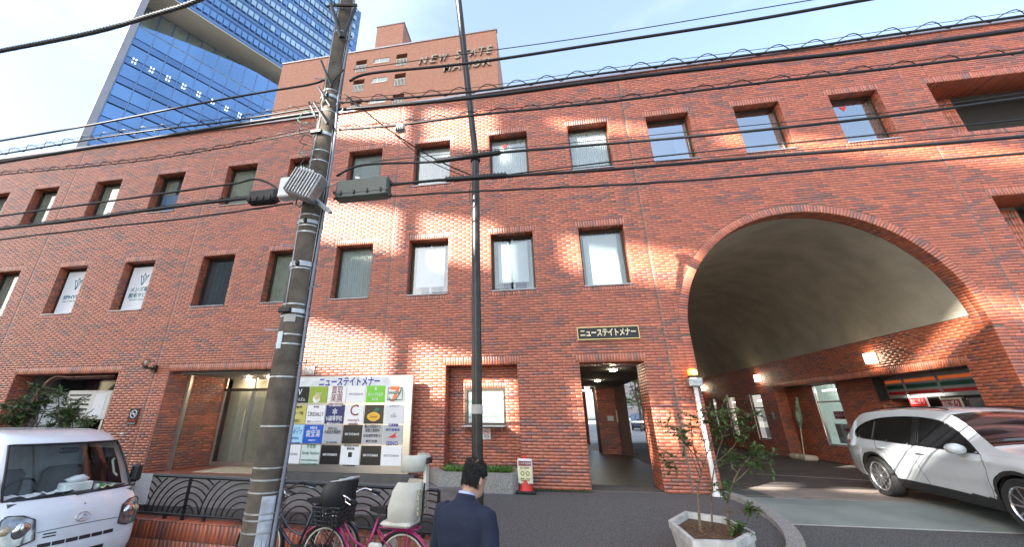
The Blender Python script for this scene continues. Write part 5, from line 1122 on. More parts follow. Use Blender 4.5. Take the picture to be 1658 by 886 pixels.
# ---------------- van
VF=R(-11); van=thing('white_van','white cab-over delivery van with papers and a tissue box behind its windscreen','van',(-5.86,4.92,ZR),VF)
M_van=mat('van_white',(.62,.64,.68),rough=.25,var=.03,coat=.6)
prof=[(.22,-.06,.66),(.32,.0,.69),(.45,.02,.715),(.55,.015,.725),(.60,.0,.73),(.68,-.015,.735),(.80,-.035,.737),(.92,-.075,.735),(1.0,-.13,.732),(1.06,-.20,.728),(1.10,-.255,.722),(1.25,-.365,.71),(1.42,-.49,.69),(1.58,-.61,.665),(1.69,-.70,.648),(1.745,-.77,.638),(1.79,-.86,.62),(1.83,-1.0,.59),(1.855,-1.2,.53),(1.865,-1.5,.40)]
def vring(z,xf_,w,i):
    pts=[]; NF=48
    bul=.10 if z<1.0 else .15+max(0,z-1.5)*.3; xr=-3.39+(.0 if z<1.5 else (z-1.5)*.5)
    for k in range(NF+1):
        y=-1+2*k/NF; pts.append((xf_-bul*abs(y)**2.6-.05*abs(y)**14,y*w*(1-.02*abs(y)**20),z))
    xs_=pts[-1][0]
    for k in range(1,14): pts.append((xs_+(xr-xs_)*k/14,w,z))
    for k in range(9): pts.append((xr,w-2*w*k/8,z))
    for k in range(13,0,-1): pts.append((xs_+(xr-xs_)*k/14,-w,z))
    return pts
rings=[vring(z,x,w,i) for i,(z,x,w) in enumerate(prof)]; NP=len(rings[0]); body=MB(); ws=MB(); swn=MB(); bump=MB()
for i in range(len(rings)-1):
    zm=(prof[i][0]+prof[i+1][0])/2
    for k in range(NP):
        k2=(k+1)%NP; q_=[rings[i][k],rings[i][k2],rings[i+1][k2],rings[i+1][k]]
        front=k<48; y=abs(-1+2*(k+.5)/48) if front else 9
        if 1.10<zm<1.69 and front and y<.95: ws.add(q_,[(0,1,2,3)])
        elif 1.12<zm<1.6 and not front and (49<=k<=52 or 54<=k<=59 or NP-13<=k<=NP-8 or NP-6<=k<=NP-3): swn.add(q_,[(0,1,2,3)])
        elif zm<.60: bump.add(q_,[(0,1,2,3)])
        else: body.add(q_,[(0,1,2,3)])
body.poly(rings[-1])
def weld(o):
    bm=bmesh.new(); bm.from_mesh(o.data); bmesh.ops.remove_doubles(bm,verts=bm.verts,dist=.0005); bmesh.ops.recalc_face_normals(bm,faces=bm.faces); bm.to_mesh(o.data); bm.free(); o.data.shade_smooth(); o.data.set_sharp_from_angle(angle=R(50)); return o
weld(body.build('body',M_van,van,local=True)); weld(bump.build('bumper',M_van,van,local=True)); weld(ws.build('windscreen',glass('van_glass',(.90,.95,.95),1.45),van,local=True)); weld(swn.build('side_window',M_tint,van,local=True))
def vs_(y,z,o=.006):                                  # point on the van's nose
    tab=[(p[0],p[1]) for p in prof]; wt=[(p[0],p[2]) for p in prof]; x=interp(tab,z); w=interp(wt,z); bul=.10 if z<1.0 else .15+max(0,z-1.5)*.3; a=abs(y/w); a=min(a,1); return Vector((x-bul*a**2.6-.05*a**14+o,y,z))
gk=[]
for y_,z_ in [(-.95,1.10)]+[(t_,1.10) for t_ in np.linspace(-.9,.9,13)]+[(.95,1.10)]+[(.955,z2) for z2 in(1.25,1.42,1.58)]+[(.95,1.69)]+[(t_,1.69) for t_ in np.linspace(.9,-.9,13)]+[(-.95,1.69)]+[(-.955,z2) for z2 in(1.58,1.42,1.25)]+[(-.95,1.10)]:
    gk.append(vs_(y_*interp([(p[0],p[2]) for p in prof],z_),z_,.002))
MB().tube(gk,.014,6).build('windscreen_gasket',mat('gasket',(.015,.015,.016),rough=.5),van,smooth=True,local=True)
def patch(poly,o,name,m,par,n=14,thick=0):            # polygon in (y,z) laid on the nose
    ys_=[p[0] for p in poly]; zs_=[p[1] for p in poly]; mb=MB(); y0_,y1_,z0_,z1_=min(ys_),max(ys_),min(zs_),max(zs_); cells={}
    for i in range(n):
        for j in range(n):
            cy_,cz_=y0_+(y1_-y0_)*(i+.5)/n,z0_+(z1_-z0_)*(j+.5)/n
            if not inside(poly,(cy_,cz_)): continue
            c4=[]
            for a,b in((i,j),(i+1,j),(i+1,j+1),(i,j+1)):
                p=Vector((y0_+(y1_-y0_)*a/n,z0_+(z1_-z0_)*b/n)); dd,q2=near_on_poly(poly,p)
                if dd<max((y1_-y0_),(z1_-z0_))/n*.55: p=q2
                c4.append(vs_(p.x,p.y,o))
            mb.quad(*c4)
    return weld(mb.build(name,m,par,local=True))
for s in(-1,1):
    hp_=[(s*.43,.70),(s*.46,.90),(s*.56,.955),(s*.68,.965),(s*.715,.93),(s*.722,.74),(s*.69,.67),(s*.55,.66)]
    h_=patch(hp_,.012,'headlight',mat('lens_clear',(.30,.31,.32),rough=.08,metal=.7,coat=1,var=.5,scale=9),van)
    MB().tube([vs_(a,b,.012) for a,b in hp_+hp_[:1]],.008,6).build('headlight_rim',M_seam,h_,local=True)
    c=vs_(s*.56,.81,.015); MB().lathe([(.085,-.0),(.07,.012),(.04,.018),(.001,.02)],c,n=18,axis='x').build('reflector_bowl',M_chrome,h_,smooth=True,local=True)
    c=vs_(s*.67,.82,.0); MB().lathe([(.05,-.0),(.04,.02),(.001,.03)],c,n=14,axis='x').build('turn_lamp',mat('turn_amber',(.45,.36,.22),rough=.15,coat=.6),h_,smooth=True,local=True)
for k in range(6):
    y=-.33+k*.132; patch([(y-.06,.605),(y+.06,.605),(y+.06,.645),(y-.06,.645)],.004,'grille_slot',M_black,van,4)
for z in(.70,.73): patch([(-.36,z),(-.24,z),(-.24,z+.014),(-.36,z+.014)],.004,'air_slot',M_black,van,3)
MB().tube([vs_(y,.775-.02*(y/.6)**2,.001) for y in np.linspace(-.42,.42,24)],.004,5).build('bonnet_seam',M_seam,van,local=True)
patch([(-.30,.28),(.30,.28),(.30,.50),(-.30,.50)],.004,'lower_intake',M_black,van,6); patch([(-.165,.27),(.165,.27),(.165,.435),(-.165,.435)],.02,'number_plate',mat('plate_yellow',(.62,.50,.05),rough=.5),van,3)
ec=(.0,.855); MB().tube([vs_(ec[0]+.075*math.cos(a),ec[1]+.048*math.sin(a),.010) for a in np.linspace(0,2*math.pi,28)],.006,6).build('emblem_ring',M_chrome,van,smooth=True,local=True)
MB().tube([vs_(-.04,.835,.012),vs_(.02,.835,.012),vs_(.045,.86,.012),vs_(.0,.878,.012),vs_(-.015,.86,.012),vs_(-.04,.835,.012)],.006,5).build('emblem_mark',M_chrome,van,local=True)
MB().lathe([(.001,0),(.009,.006),(.001,.012)],vs_(.02,.99,.002),n=8,axis='x').build('washer_jet',M_black,van,local=True)
for s0,s1 in(((-.05,1.095),(.56,1.13)),((-.62,1.10),(-.08,1.14))): MB().tube([vs_(s0[0]+(s1[0]-s0[0])*t_,s0[1]+(s1[1]-s0[1])*t_,.018) for t_ in np.linspace(0,1,8)],.010,5).build('wiper',M_black,van,local=True)
for s in(-1,1):
    MB().bbox(-.60,-.46,s*.80-.06,s*.80+.06,1.12,1.36,.03).build('mirror',M_black,van,local=True); MB().tube([(-.50,s*.70,1.14),(-.50,s*.78,1.2)],.014,6).build('mirror_arm',M_black,van,local=True)
    for x in(-.72,-2.72): wheel(van,x,s*.63,.275,.16,s,8)
MB().lathe([(.001,0),(.022,.004),(.022,.02),(.001,.03)],(-.80,.60,1.775),n=10).build('roof_marker',M_white,van,smooth=40,local=True)
# cab: dashboard, wheel, seats, bulkhead, clutter
MB().loft([[(-.28,-.66,.85),(-.28,.66,.85),(-.30,.66,1.07),(-.30,-.66,1.07)],[(-.80,-.66,.85),(-.80,.66,.85),(-.74,.66,1.10),(-.74,-.66,1.10)]]).build('dashboard',mat('dash_grey',(.10,.10,.105),rough=.8),van,local=True)
MB().tube([(-.92+.06*math.sin(a),-.34+.17*math.cos(a),1.12+.16*math.sin(a)) for a in np.linspace(0,2*math.pi,24)],.014,6).build('steering_wheel',M_black,van,local=True)
for s in(-1,1): MB().bbox(-1.55,-1.38,s*.34-.24,s*.34+.24,.7,1.35,.06).build('seat',mat('seat_grey',(.13,.13,.14),rough=.9),van,local=True); 
MB().tube([(-.62,.60,1.22),(-.66,.57,1.26),(-.72,.56,1.36),(-.78,.57,1.42),(-.80,.60,1.44)],.014,6).build('grab_handle',mat('trim_cream',(.42,.38,.30)),van,local=True)
MB().box(-1.62,-1.60,-.62,.62,.5,1.72).build('bulkhead',mat('bulkhead_grey',(.36,.38,.42),rough=.8),van,local=True); MB().bbox(-.86,-.80,-.10,.12,1.56,1.63,.02).build('rear_view_mirror',M_black,van,local=True)
VM=MW[van]
def in_van(x,y,z): return VM@Vector((x,y,z))
tb=thing('tissue_box','white box with a tissue on the van dashboard','box',in_van(-.60,.10,1.09),VF)
MB().bbox(-.09,.09,-.16,.16,0,.11,.01).build('carton',mat('carton_white',(.75,.78,.74),rough=.7),tb,local=True); MB().loft([[(-.03,-.08,.11),(.03,-.08,.11),(.03,.08,.11),(-.03,.08,.11)],[(-.07,-.12,.15),(.06,-.1,.14),(.07,.11,.15),(-.06,.12,.145)],[(-.02,-.03,.19),(.03,-.02,.17),(.01,.05,.2),(-.03,.04,.18)]]).build('tissue',M_paper,tb,smooth=True,local=True)
gc=thing('green_cup','small green and white can lying on the van dashboard','can',in_van(-.52,.36,1.12),VF); MB().lathe([(.001,-.06),(.035,-.06),(.035,.06),(.001,.06)],(0,0,0),n=14,axis='y').build('tin',mat('can_green',(.03,.25,.08),rough=.4),gc,smooth=40,local=True); MB().lathe([(.036,-.065),(.036,-.03),(.001,-.03),(.001,-.065)],(0,0,0),n=14,axis='y').build('lid',M_white,gc,local=True)
for lb,y,a,w_ in(('loose white sheet of paper on the van dashboard beside the tissue box',-.12,.2,.15),('crumpled white papers at the driver end of the van dashboard',-.42,-.3,.2),('yellowish slip of paper under the can on the van dashboard',.44,.1,.1)):
    p=thing('paper_sheet',lb,'paper',in_van(-.52,y,1.105),VF+a); n=MB()
    for i in range(6):
        for j in range(4): P=lambda u,v:((v-2)*.05,(u-3)*w_/3,.02*math.sin(u*1.9+v*1.3+y)+.012); n.quad(P(i,j),P(i+1,j),P(i+1,j+1),P(i,j+1))
    n.build('sheet',M_paper if 'yellow' not in lb else mat('slip_yellow',(.62,.6,.4)),p,smooth=True,local=True,fix=False)
# ================================================ bicycles
def bicycle(label,loc,rz,fc,rear_seat,front_seat,wire_basket):
    t=thing('bicycle',label,'bicycle',loc,rz); r=.33; fm=mat('bike_paint_%d'%int(fc[0]*99),fc,rough=.3,coat=.6,var=.05); fa_,ra_=(.56,0,r),(-.54,0,r)
    for nm,c in(('wheel',fa_),('wheel',ra_)):
        w=MB().tube([(c[0]+r*math.cos(a),0,c[2]+r*math.sin(a)) for a in np.linspace(0,2*math.pi,41)],.02,8).build(nm,M_tyre,t,smooth=True,local=True); MB().tube([(c[0]+(r-.03)*math.cos(a),0,c[2]+(r-.03)*math.sin(a)) for a in np.linspace(0,2*math.pi,37)],.011,6).build('rim',mat('rim_cream',(.62,.60,.52),rough=.4),w,smooth=True,local=True)
        sp=MB()
        for k in range(28): a=k*2*math.pi/28; sp.tube([(c[0]+.02*math.cos(a+.5),.03*(-1)**k,c[2]+.02*math.sin(a+.5)),(c[0]+(r-.035)*math.cos(a),0,c[2]+(r-.035)*math.sin(a))],.0016,3,False)
        tag(sp.build('spokes',M_galv,w,local=True,fix=False),kind='stuff'); MB().lathe([(.022,-.05),(.028,-.03),(.028,.03),(.022,.05)],c,n=10,axis='y').build('hub',M_galv,w,local=True)
        MB().loft([[(c[0]+(r+.035)*math.cos(a),y,c[2]+(r+.035)*math.sin(a)+zz) for y,zz in((-.032,-.02),(-.02,0),(.02,0),(.032,-.02))] for a in np.linspace(.15 if c is ra_ else .55,math.pi-.55 if c is ra_ else math.pi+.35,18)],cap=False,close=False).build('mudguard',fm,t,smooth=True,local=True)
    hd_=Vector((.38,0,.70)); ht=Vector((.33,0,.86)); bb=Vector((0,0,.28)); st_=Vector((-.18,0,.78))
    f=MB(); f.tube([ht,hd_],.022,8); f.tube(cr_pts([hd_,Vector((.22,0,.46)),bb],5),.021,8); f.tube([bb,st_],.018,8); f.tube(cr_pts([Vector((.36,0,.78)),Vector((.16,0,.54)),Vector((-.06,0,.45))],5),.015,8)
    for s in(-1,1): f.tube([bb+Vector((0,s*.03,0)),Vector((ra_[0],s*.055,ra_[2]))],.010,6); f.tube([st_+Vector((0,s*.02,-.12)),Vector((ra_[0],s*.055,ra_[2]))],.008,6)
    f.build('frame',fm,t,smooth=True,local=True)
    k=MB()
    for s in(-1,1): k.tube([hd_+Vector((.01,s*.03,-.01)),Vector((.50,s*.045,.50)),Vector((fa_[0],s*.05,fa_[2]))],.011,6)
    k.build('fork',M_black,t,smooth=True,local=True)
    h=MB(); h.tube([ht,Vector((.30,0,.98))],.014,8); h.tube(cr_pts([Vector((.06,-.30,1.02)),Vector((.20,-.26,1.06)),Vector((.30,-.08,1.0)),Vector((.30,.08,1.0)),Vector((.20,.26,1.06)),Vector((.06,.30,1.02))],5),.012,8); hb=h.build('handlebar',M_black if not front_seat else M_chrome,t,smooth=True,local=True)
    for s in(-1,1): MB().tube([(.10,s*.285,1.035),(-.02,s*.31,1.005)],.017,8).build('grip',M_rubber,hb,local=True); MB().tube([(.17,s*.25,1.04),(.13,s*.30,1.0),(.04,s*.33,.975)],.006,5).build('brake_lever',M_chrome,hb,local=True)
    MB().loft([[(-.06,-.02,.86),(-.06,.02,.86),(-.06,.02,.90),(-.06,-.02,.90)],[(-.18,-.06,.85),(-.18,.06,.85),(-.18,.06,.915),(-.18,-.06,.915)],[(-.32,-.10,.85),(-.32,.10,.85),(-.32,.09,.925),(-.32,-.09,.925)]]).build('saddle',M_rubber,t,smooth=50,local=True); MB().tube([st_,Vector((-.21,0,.87))],.013,6).build('seat_post',M_chrome,t,local=True)
    MB().prism([(-.05,.22),(.06,.2),(.1,.28),(.06,.36),(-.45,.37),(-.52,.33),(-.45,.29)],.045,.06).build('chain_case',M_black,t,local=True)
    for s in(-1,1): MB().tube([(0,0,.28),(s*.0,s*.07,.28),(s*.12,s*.09,.28-s*.10),(s*.12,s*.17,.28-s*.10)],.010,6).build('crank',M_chrome,t,local=True); MB().bbox(s*.12-.045,s*.12+.045,min(s*.10,s*.19),max(s*.10,s*.19),.27-s*.10,.295-s*.10,.006).build('pedal',M_rubber,t,local=True)
    MB().tube([(ra_[0],.08,.33),(ra_[0]-.10,.12,.0)],.010,6).build('kick_stand',M_galv,t,local=True); MB().tube([(ra_[0],-.08,.33),(ra_[0]-.10,-.12,.0)],.010,6).build('kick_stand',M_galv,t,local=True)
    rk=MB(); rk.tube([(-.22,.06,.70),(-.75,.06,.71),(-.75,-.06,.71),(-.22,-.06,.70)],.008,6)
    for s in(-1,1): rk.tube([(-.62,s*.06,.71),(-.54,s*.06,.33)],.006,5)
    rk.build('rear_rack',M_galv if not front_seat else fm,t,local=True)
    if wire_basket:
        b=MB()
        def rect(z,s): return [Vector((.36-s*.02,-.17-s*.03,z)),Vector((.64+s*.06,-.17-s*.03,z)),Vector((.64+s*.06,.17+s*.03,z)),Vector((.36-s*.02,.17+s*.03,z))]
        for j in range(7): R_=rect(.74+j*.045,j/6); b.tube(R_+R_[:1],.004 if j<6 else .008,5)
        A,Bq=rect(.74,0),rect(1.01,1)
        for e in range(4):
            for q2 in range(7): b.tube([A[e].lerp(A[(e+1)%4],q2/7),Bq[e].lerp(Bq[(e+1)%4],q2/7)],.003,4,False)
        for q2 in range(6): b.tube([A[0].lerp(A[1],q2/6),A[3].lerp(A[2],q2/6)],.003,4,False)
        b.build('wire_basket',M_black,t,local=True)
    def shell(rows,m,name,n=16,par=t,span=(-2.2,2.2),th=.012):
        """open-fronted bucket: rows of (z, x_centre, rx, ry)"""
        b=MB()
        for o in(0,th): b.loft([[(xc-(rx-o)*math.cos(a),(ry-o)*math.sin(a),z) for a in np.linspace(*span,n)] for z,xc,rx,ry in rows],cap=False,close=False)
        return b.build(name,m,par,smooth=60,local=True)
    if rear_seat:
        mw=mat('seat_ivory',(.58,.56,.49),rough=.5,var=.12); s_=shell([(.76,-.42,.14,.13),(.80,-.42,.19,.165),(.92,-.43,.21,.18),(1.08,-.46,.19,.175),(1.16,-.49,.16,.15)],mw,'child_seat',span=(-2.0,2.0))
        MB().bbox(-.58,-.26,-.16,.16,.74,.79,.02).build('seat_pan',mw,s_,local=True); MB().box(-.685,-.655,-.035,.035,1.08,1.34).build('headrest_post',mw,s_,local=True)
        shell([(1.26,-.50,.15,.17),(1.28,-.50,.175,.195),(1.40,-.52,.18,.20),(1.43,-.52,.165,.185)],mw,'headrest',par=s_,span=(-1.75,1.75)); MB().box(-.71,-.685,-.06,.06,1.34,1.40).build('headrest_slot',M_black,s_,local=True)
        for j in range(5):
            for i in range(4): y=-.105+i*.07; MB().box(-.655,-.635,y-.022,y+.022,.86+j*.05,.892+j*.05).build('vent_slot',mat('slot_tan',(.36,.33,.25)),s_,local=True)
        MB().tube([(-.655,.05,.78),(-.665,.04,.95),(-.67,.03,1.15)],.012,5).build('strap',M_black,s_,local=True)
        for s in(-1,1): MB().bbox(-.30,-.16,s*.15-.03,s*.15+.03,.42,.60,.02).build('leg_guard',mw,s_,local=True)
        SM=Matrix.Translation((-.40,0,.76))@Matrix.Diagonal((1.25,1.25,1.15,1))@Matrix.Translation((.34,0,-.76))
        for o_ in [s_]+list(s_.children): o_.data.transform(SM)
    if front_seat:
        mb_=mat('seat_black',(.025,.026,.028),rough=.5,var=.2)
        bk=MB()
        def rect(z,s): return [Vector((.30-s*.03,-.18-s*.03,z)),Vector((.62+s*.04,-.18-s*.03,z)),Vector((.62+s*.04,.18+s*.03,z)),Vector((.30-s*.03,.18+s*.03,z))]
        for j in range(5): R_=rect(.70+j*.05,j/4); bk.tube(R_+R_[:1],.014,4)
        for e in range(4):
            A,Bq=rect(.70,0),rect(.90,1)
            for q2 in range(7): bk.tube([A[e].lerp(A[(e+1)%4],q2/7),Bq[e].lerp(Bq[(e+1)%4],q2/7)],.011,4)
        bk.box(.30,.62,-.18,.18,.69,.71); bk.build('front_crate',mb_,t,local=True)
        s_=shell([(.86,.44,.15,.15),(.92,.45,.21,.19),(1.04,.44,.23,.20),(1.12,.42,.22,.19),(1.20,.36,.19,.17)],mb_,'front_child_seat',span=(-2.5,2.5))
        MB().tube([(.36-.19*math.cos(a),.17*math.sin(a),1.20+.03*math.cos(a)) for a in np.linspace(-2.5,2.5,20)],.014,6).build('rim_bead',M_galv,s_,smooth=True,local=True)
        for k in range(7): a=-1.2+k*.4; MB().tube([(.36-.185*math.cos(a),.165*math.sin(a),1.19),(.44-.235*math.cos(a),.20*math.sin(a),1.06),(.45-.215*math.cos(a),.19*math.sin(a),.93)],.007,5).build('rib',mb_,s_,local=True)
    return t
pA=atY(489,782,6.0); pB=atY(600,800,5.62)
bicycle('dark navy city bicycle with a wire front basket leaning by the railing',(pA.x+.06,6.0,-2.0),math.pi+R(4),(.012,.018,.05),False,False,True)
bicycle('magenta bicycle with a black front child seat and an ivory rear child seat',(pB.x-.04,5.62,-2.0),math.pi+R(-6),(.42,.015,.14),True,True,False)
# ================================================ the man
MX,MYp=-.635,3.35; MZ=gz(3.35)
man=thing('person','man in a navy suit jacket walking away past the railing, head bowed','person',(MX,MYp,MZ),R(66))
M_skin=mat('skin',(.48,.27,.19),rough=.55,var=.12,scale=18); M_suit=mat('navy_suit',(.008,.013,.036),rough=.85,var=.25,scale=120,bump=.15,bscale=260); M_hair=mat('black_hair',(.010,.009,.008),rough=.5,var=.5,scale=90,bump=1.0,bscale=130,stretch=(1,1,.3))
def ell(z,rx,ry,xc=0,yc=0,n=20,e=2.3):
    o=[]
    for k in range(n):
        a=2*math.pi*k/n; c,s=math.cos(a),math.sin(a); o.append((xc+rx*abs(c)**(2/e)*(1 if c>0 else -1),yc+ry*abs(s)**(2/e)*(1 if s>0 else -1),z))
    return o
def remesh(o,vox,sm=4,disp=None):
    m=o.modifiers.new('union','REMESH'); m.mode='VOXEL'; m.voxel_size=vox; m.use_smooth_shade=True
    s=o.modifiers.new('soften','SMOOTH'); s.iterations=sm; s.factor=.5
    if disp:
        tx=bpy.data.textures.new('folds','CLOUDS'); tx.noise_scale=disp[1]; d=o.modifiers.new('folds','DISPLACE'); d.texture=tx; d.strength=disp[0]; d.mid_level=.5; d.texture_coords='LOCAL'
    return o
man.matrix_world=man.matrix_world@Matrix.Scale(.965,4)
# head frame: tilted forward, turned to his right
HM=Matrix.Translation((.06,0,1.49))@Matrix.Rotation(R(-10),4,'Z')@Matrix.Rotation(R(24),4,'Y')@Matrix.Scale(1.05,4)
def headring(z,rx,ry,xc): return [HM@Vector(p) for p in ell(z,rx,ry,xc,0,24,2.15)]
hd=[(-.075,.045,.045,-.02),(-.03,.055,.055,-.015),(-.005,.062,.058,.005),(.015,.082,.062,.018),(.045,.094,.068,.014),(.085,.098,.074,.008),(.125,.101,.077,.002),(.165,.100,.077,-.003),(.20,.090,.070,-.008),(.225,.068,.053,-.010),(.24,.035,.028,-.010)]
bd_=MB().loft([headring(*h) for h in hd])
nose=[HM@Vector(p) for p in((.09,0,.135),(.118,0,.09),(.125,0,.075),(.105,0,.066))]; bd_.tube(nose,[.009,.012,.015,.012],8)
for s in(-1,1):
    bd_.lathe([(.001,-.012),(.018,-.012),(.022,0),(.016,.010),(.001,.008)],(0,0,0),n=12,axis='y') ; nv=12*5
    for i in range(len(bd_.v)-nv,len(bd_.v)): x,y,z=bd_.v[i]; bd_.v[i]=tuple(HM@Vector((x*.8-.008,y+s*.078,z*1.5+.095)))
bd_.tube([(.0,0,1.36),(.01,0,1.44),HM@Vector((-.015,0,.02))],[.07,.058,.056],14)
bd_.loft([ell(.86,.11,.15),ell(1.0,.115,.15),ell(1.2,.12,.17),ell(1.35,.11,.18),ell(1.43,.07,.10)])
arms={}
for s in(-1,1):
    sh=Vector((0,s*.19,1.385)); el=Vector((-.03+.03*s,s*.265,1.10)); wr=Vector((.07+.05*s,s*.255,.87)); bd_.tube([sh,el,wr],[.055,.043,.028],12)
    d=(wr-el).normalized(); pm=wr+d*.05; kn=wr+d*.095; inw=Vector((0,-s,0)); fw=Vector((1,0,0)); fw=(fw-d*fw.dot(d)).normalized()
    bd_.tube([wr,pm,kn],[.026,.034,.034],10)
    for i,ln in enumerate((.070,.078,.074,.060)):
        b0=kn+fw*(.027-.018*i); bd_.tube([pm+fw*(.022-.015*i),b0,b0+d*ln*.5+inw*.012,b0+d*ln*.8+inw*.032],[.009,.0088,.008,.0065],8)
    bd_.tube([wr+d*.025+fw*.02,pm+fw*.045+inw*.015,pm+d*.045+fw*.048+inw*.03],[.012,.011,.008],8)
    arms[s]=(sh,el,wr)
legs={}
for s in(-1,1):
    hp2=Vector((0,s*.09,.90)); kn=Vector((.10*s+.04,s*.095,.48)); an=Vector((.14*s-.05,s*.09,.09)); bd_.tube([hp2,kn,an],[.085,.058,.042],12); bd_.tube([an,an+Vector((.05,0,-.04)),an+Vector((.16,0,-.055))],[.042,.04,.03],10); legs[s]=(hp2,kn,an)
body_=remesh(bd_.build('body',M_skin,man,local=True),.0065,5)
# hair: cap over crown and nape with a thin patch
hc_=MB(); rows_=[(.060,-.5),(.10,-.28),(.14,.02),(.175,.32),(.205,.62),(.228,.75),(.246,.9)]
def hrad(z): 
    tb=[(h[0],h[1],h[2],h[3]) for h in hd]; return interp([(a,b) for a,b,_,_ in tb],z),interp([(a,c) for a,_,c,_ in tb],z),interp([(a,d) for a,_,_,d in tb],z)
rg=[]
for z in(.045,.07,.10,.13,.16,.19,.215,.235,.247,.252):
    rx,ry,xc=hrad(min(z,.24)); rx=max(rx,.012) if z<.247 else .02*(.252-z)/.005+.006; ry=max(ry,.012) if z<.247 else .018*(.252-z)/.005+.005; o=[]
    for k in range(40):
        a=2*math.pi*k/40; fwd=math.cos(a); front=max(0,fwd-(-.25 if z<.12 else .25 if z<.16 else .62 if z<.205 else 2)); gap=-.016 if front>0 else .009+.004*math.sin(a*9+z*60)
        o.append(HM@Vector((xc+(rx+gap)*math.cos(a),(ry+gap)*math.sin(a),z+(.004*math.sin(a*7)))))
    rg.append(o)
hc_.loft(rg); hair=hc_.build('hair',M_hair,man,smooth=True,local=True)
hs=MB(); HV=[];HF=[]
for k in range(5200):
    z=random.uniform(.04,.245); a=random.uniform(0,2*math.pi); fwd=math.cos(a)
    if fwd>(-.2 if z<.12 else .3 if z<.16 else .65 if z<.205 else 2): continue
    rx,ry,xc=hrad(min(z,.24)); n_=Vector((math.cos(a),math.sin(a),(z-.11)*6)).normalized()
    if (Vector((math.cos(a),math.sin(a),0))-Vector((-.6,-.35,0))).length<.42 and .195<z<.238 and random.random()<.8: continue
    p=Vector((xc+(rx+.010)*math.cos(a),(ry+.010)*math.sin(a),z+.004)); d=(Vector((random.gauss(-.1,.3),random.gauss(0,.3),-1 if z<.2 else random.gauss(0,.4)))+n_*.35).normalized()*random.uniform(.010,.02); w_=d.cross(n_).normalized()*.0016; b=len(HV); HV+=[HM@(p-w_),HM@(p+w_),HM@(p+d)]; HF.append((b,b+1,b+2))
tag(mesh_np('hair_strands',HV,HF,M_hair,hair),kind='stuff')
MB().lathe([(.001,0),(.024,-.001),(.03,-.006)],(0,0,0),n=14).xf(HM@Matrix.Translation((-.068,-.030,.222))@Matrix.Rotation(R(-48),4,'Y')).build('thin_patch',mat('scalp',(.23,.13,.09),rough=.6,var=.5,scale=60),hair,smooth=True,local=True)
for s in(-1,1):
    p=HM@Vector((.088,s*.031,.115)); MB().lathe([(.001,-.011),(.008,-.008),(.011,0),(.008,.008),(.001,.011)],p,n=10).build('eye',mat('eye_dark',(.05,.04,.035),rough=.2),man,smooth=True,local=True); MB().tube([HM@Vector((.094,s*.018,.140)),HM@Vector((.096,s*.033,.145)),HM@Vector((.086,s*.05,.138))],.004,5).build('eyebrow',M_hair,man,local=True)
MB().tube([HM@Vector((.098,-.022,.042)),HM@Vector((.104,0,.043)),HM@Vector((.098,.022,.042))],.005,6).build('mouth',mat('lips',(.30,.12,.10),rough=.5),man,local=True)
jk=MB().loft([ell(.78,.145,.215,-.005,0,28,2.4),ell(.90,.145,.215,-.0,0,28,2.4),ell(1.05,.135,.20,0,0,28,2.5),ell(1.20,.145,.215,-.005,0,28,2.6),ell(1.32,.14,.225,-.012,0,28,2.7),ell(1.385,.115,.215,-.015,0,28,2.6),ell(1.425,.09,.165,-.012,0,28,2.4),ell(1.455,.075,.105,-.008,0,28,2.2),ell(1.475,.068,.080,.0,0,28,2.1)])
for s in(-1,1):
    sh,el,wr=arms[s]; jk.tube([sh+Vector((-.01,-s*.04,.005)),sh+Vector((-.008,s*.012,-.01)),sh.lerp(el,.35)+Vector((0,s*.006,0)),el,el.lerp(wr,.5),wr],[.060,.074,.072,.064,.060,.054],16)
remesh(jk.build('jacket',M_suit,man,local=True),.011,5,(.014,.10))
col=MB().loft([[(.004-.066*math.cos(a)*sc+dx_,.080*math.sin(a)*sc,z+.018*math.cos(a)) for a in np.linspace(-2.2,2.2,22)] for z,sc,dx_ in((1.455,1.12,0),(1.492,.93,.004),(1.497,.90,.006),(1.47,.90,.0))],cap=False,close=False); col.build('jacket_collar',M_suit,man,smooth=True,local=True)
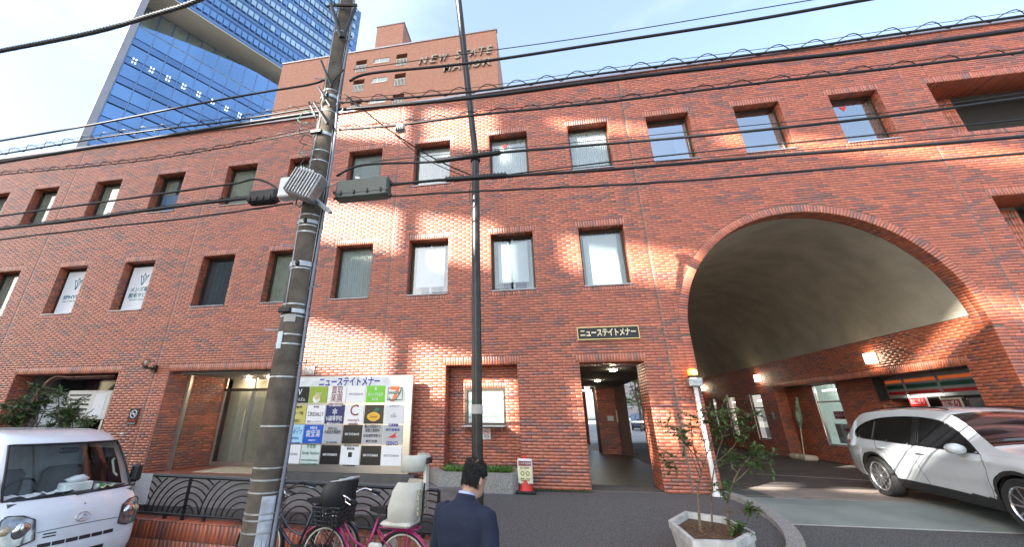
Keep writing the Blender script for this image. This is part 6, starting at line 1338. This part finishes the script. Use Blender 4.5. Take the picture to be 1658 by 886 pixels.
sc_=MB().loft([[(.012-.056*math.cos(a)*sc,.064*math.sin(a)*sc,z+.020*math.cos(a)) for a in np.linspace(-2.4,2.4,22)] for z,sc in((1.47,1.05),(1.512,.98),(1.512,.93))],cap=False,close=False); sc_.build('shirt_collar',mat('shirt_blue',(.42,.46,.68),rough=.8),man,smooth=True,local=True)
tr_=MB()
for s in(-1,1):
    a,b,c=legs[s]; tr_.tube([a+Vector((0,-s*.01,.06)),a,b,c+Vector((0,0,.02))],[.105,.105,.083,.078],14)
    p=legs[s][2]; MB().loft([[(p.x-.08,p.y-.035,.0),(p.x-.08,p.y+.035,.0),(p.x-.07,p.y+.03,.11),(p.x-.07,p.y-.03,.11)],[(p.x+.05,p.y-.045,.0),(p.x+.05,p.y+.045,.0),(p.x+.05,p.y+.035,.09),(p.x+.05,p.y-.035,.09)],[(p.x+.19,p.y-.035,.0),(p.x+.19,p.y+.035,.0),(p.x+.185,p.y+.03,.045),(p.x+.185,p.y-.03,.045)]]).build('shoe',M_black,man,smooth=50,local=True)
remesh(tr_.build('trousers',mat('navy_trousers',(.012,.018,.045),rough=.85,var=.2,scale=100),man,local=True),.012,4)
# green tree and a barrier beyond the passage
tb_=Vector((9.6,47,-1.504)); st=[dict(p=[tb_,tb_+Vector((.1,0,2)),tb_+Vector((0,.1,4)),tb_+Vector((.1,0,6))],r=.16,br=[(random.uniform(.4,1),tb_+Vector((random.uniform(-2,2),random.uniform(-1.6,1.6),random.uniform(2.6,6.6))),.9) for k in range(14)],tip=.9)]
ft_=shrub('garden_tree','light green leafy tree far beyond the passage',tb_,st,mat('leaf_light',(.14,.24,.05),rough=.6,var=.4,scale=3),12,.30); ft_['category']='tree'
bt_=thing('parking_barrier','orange parking barrier machine with white boom beyond the passage','barrier',(6.35,38,-1.504))
MB().bbox(6.1,6.6,37.8,38.2,-1.504,-.35,.03).build('cabinet',mat('barrier_orange',(.65,.25,.06),rough=.5),bt_); MB().box(6.3,9.6,37.85,37.95,-.55,-.43).build('boom',M_white,bt_); MB().bbox(6.72,6.98,37.85,38.15,-1.504,-.2,.03).build('ticket_post',M_white,bt_)
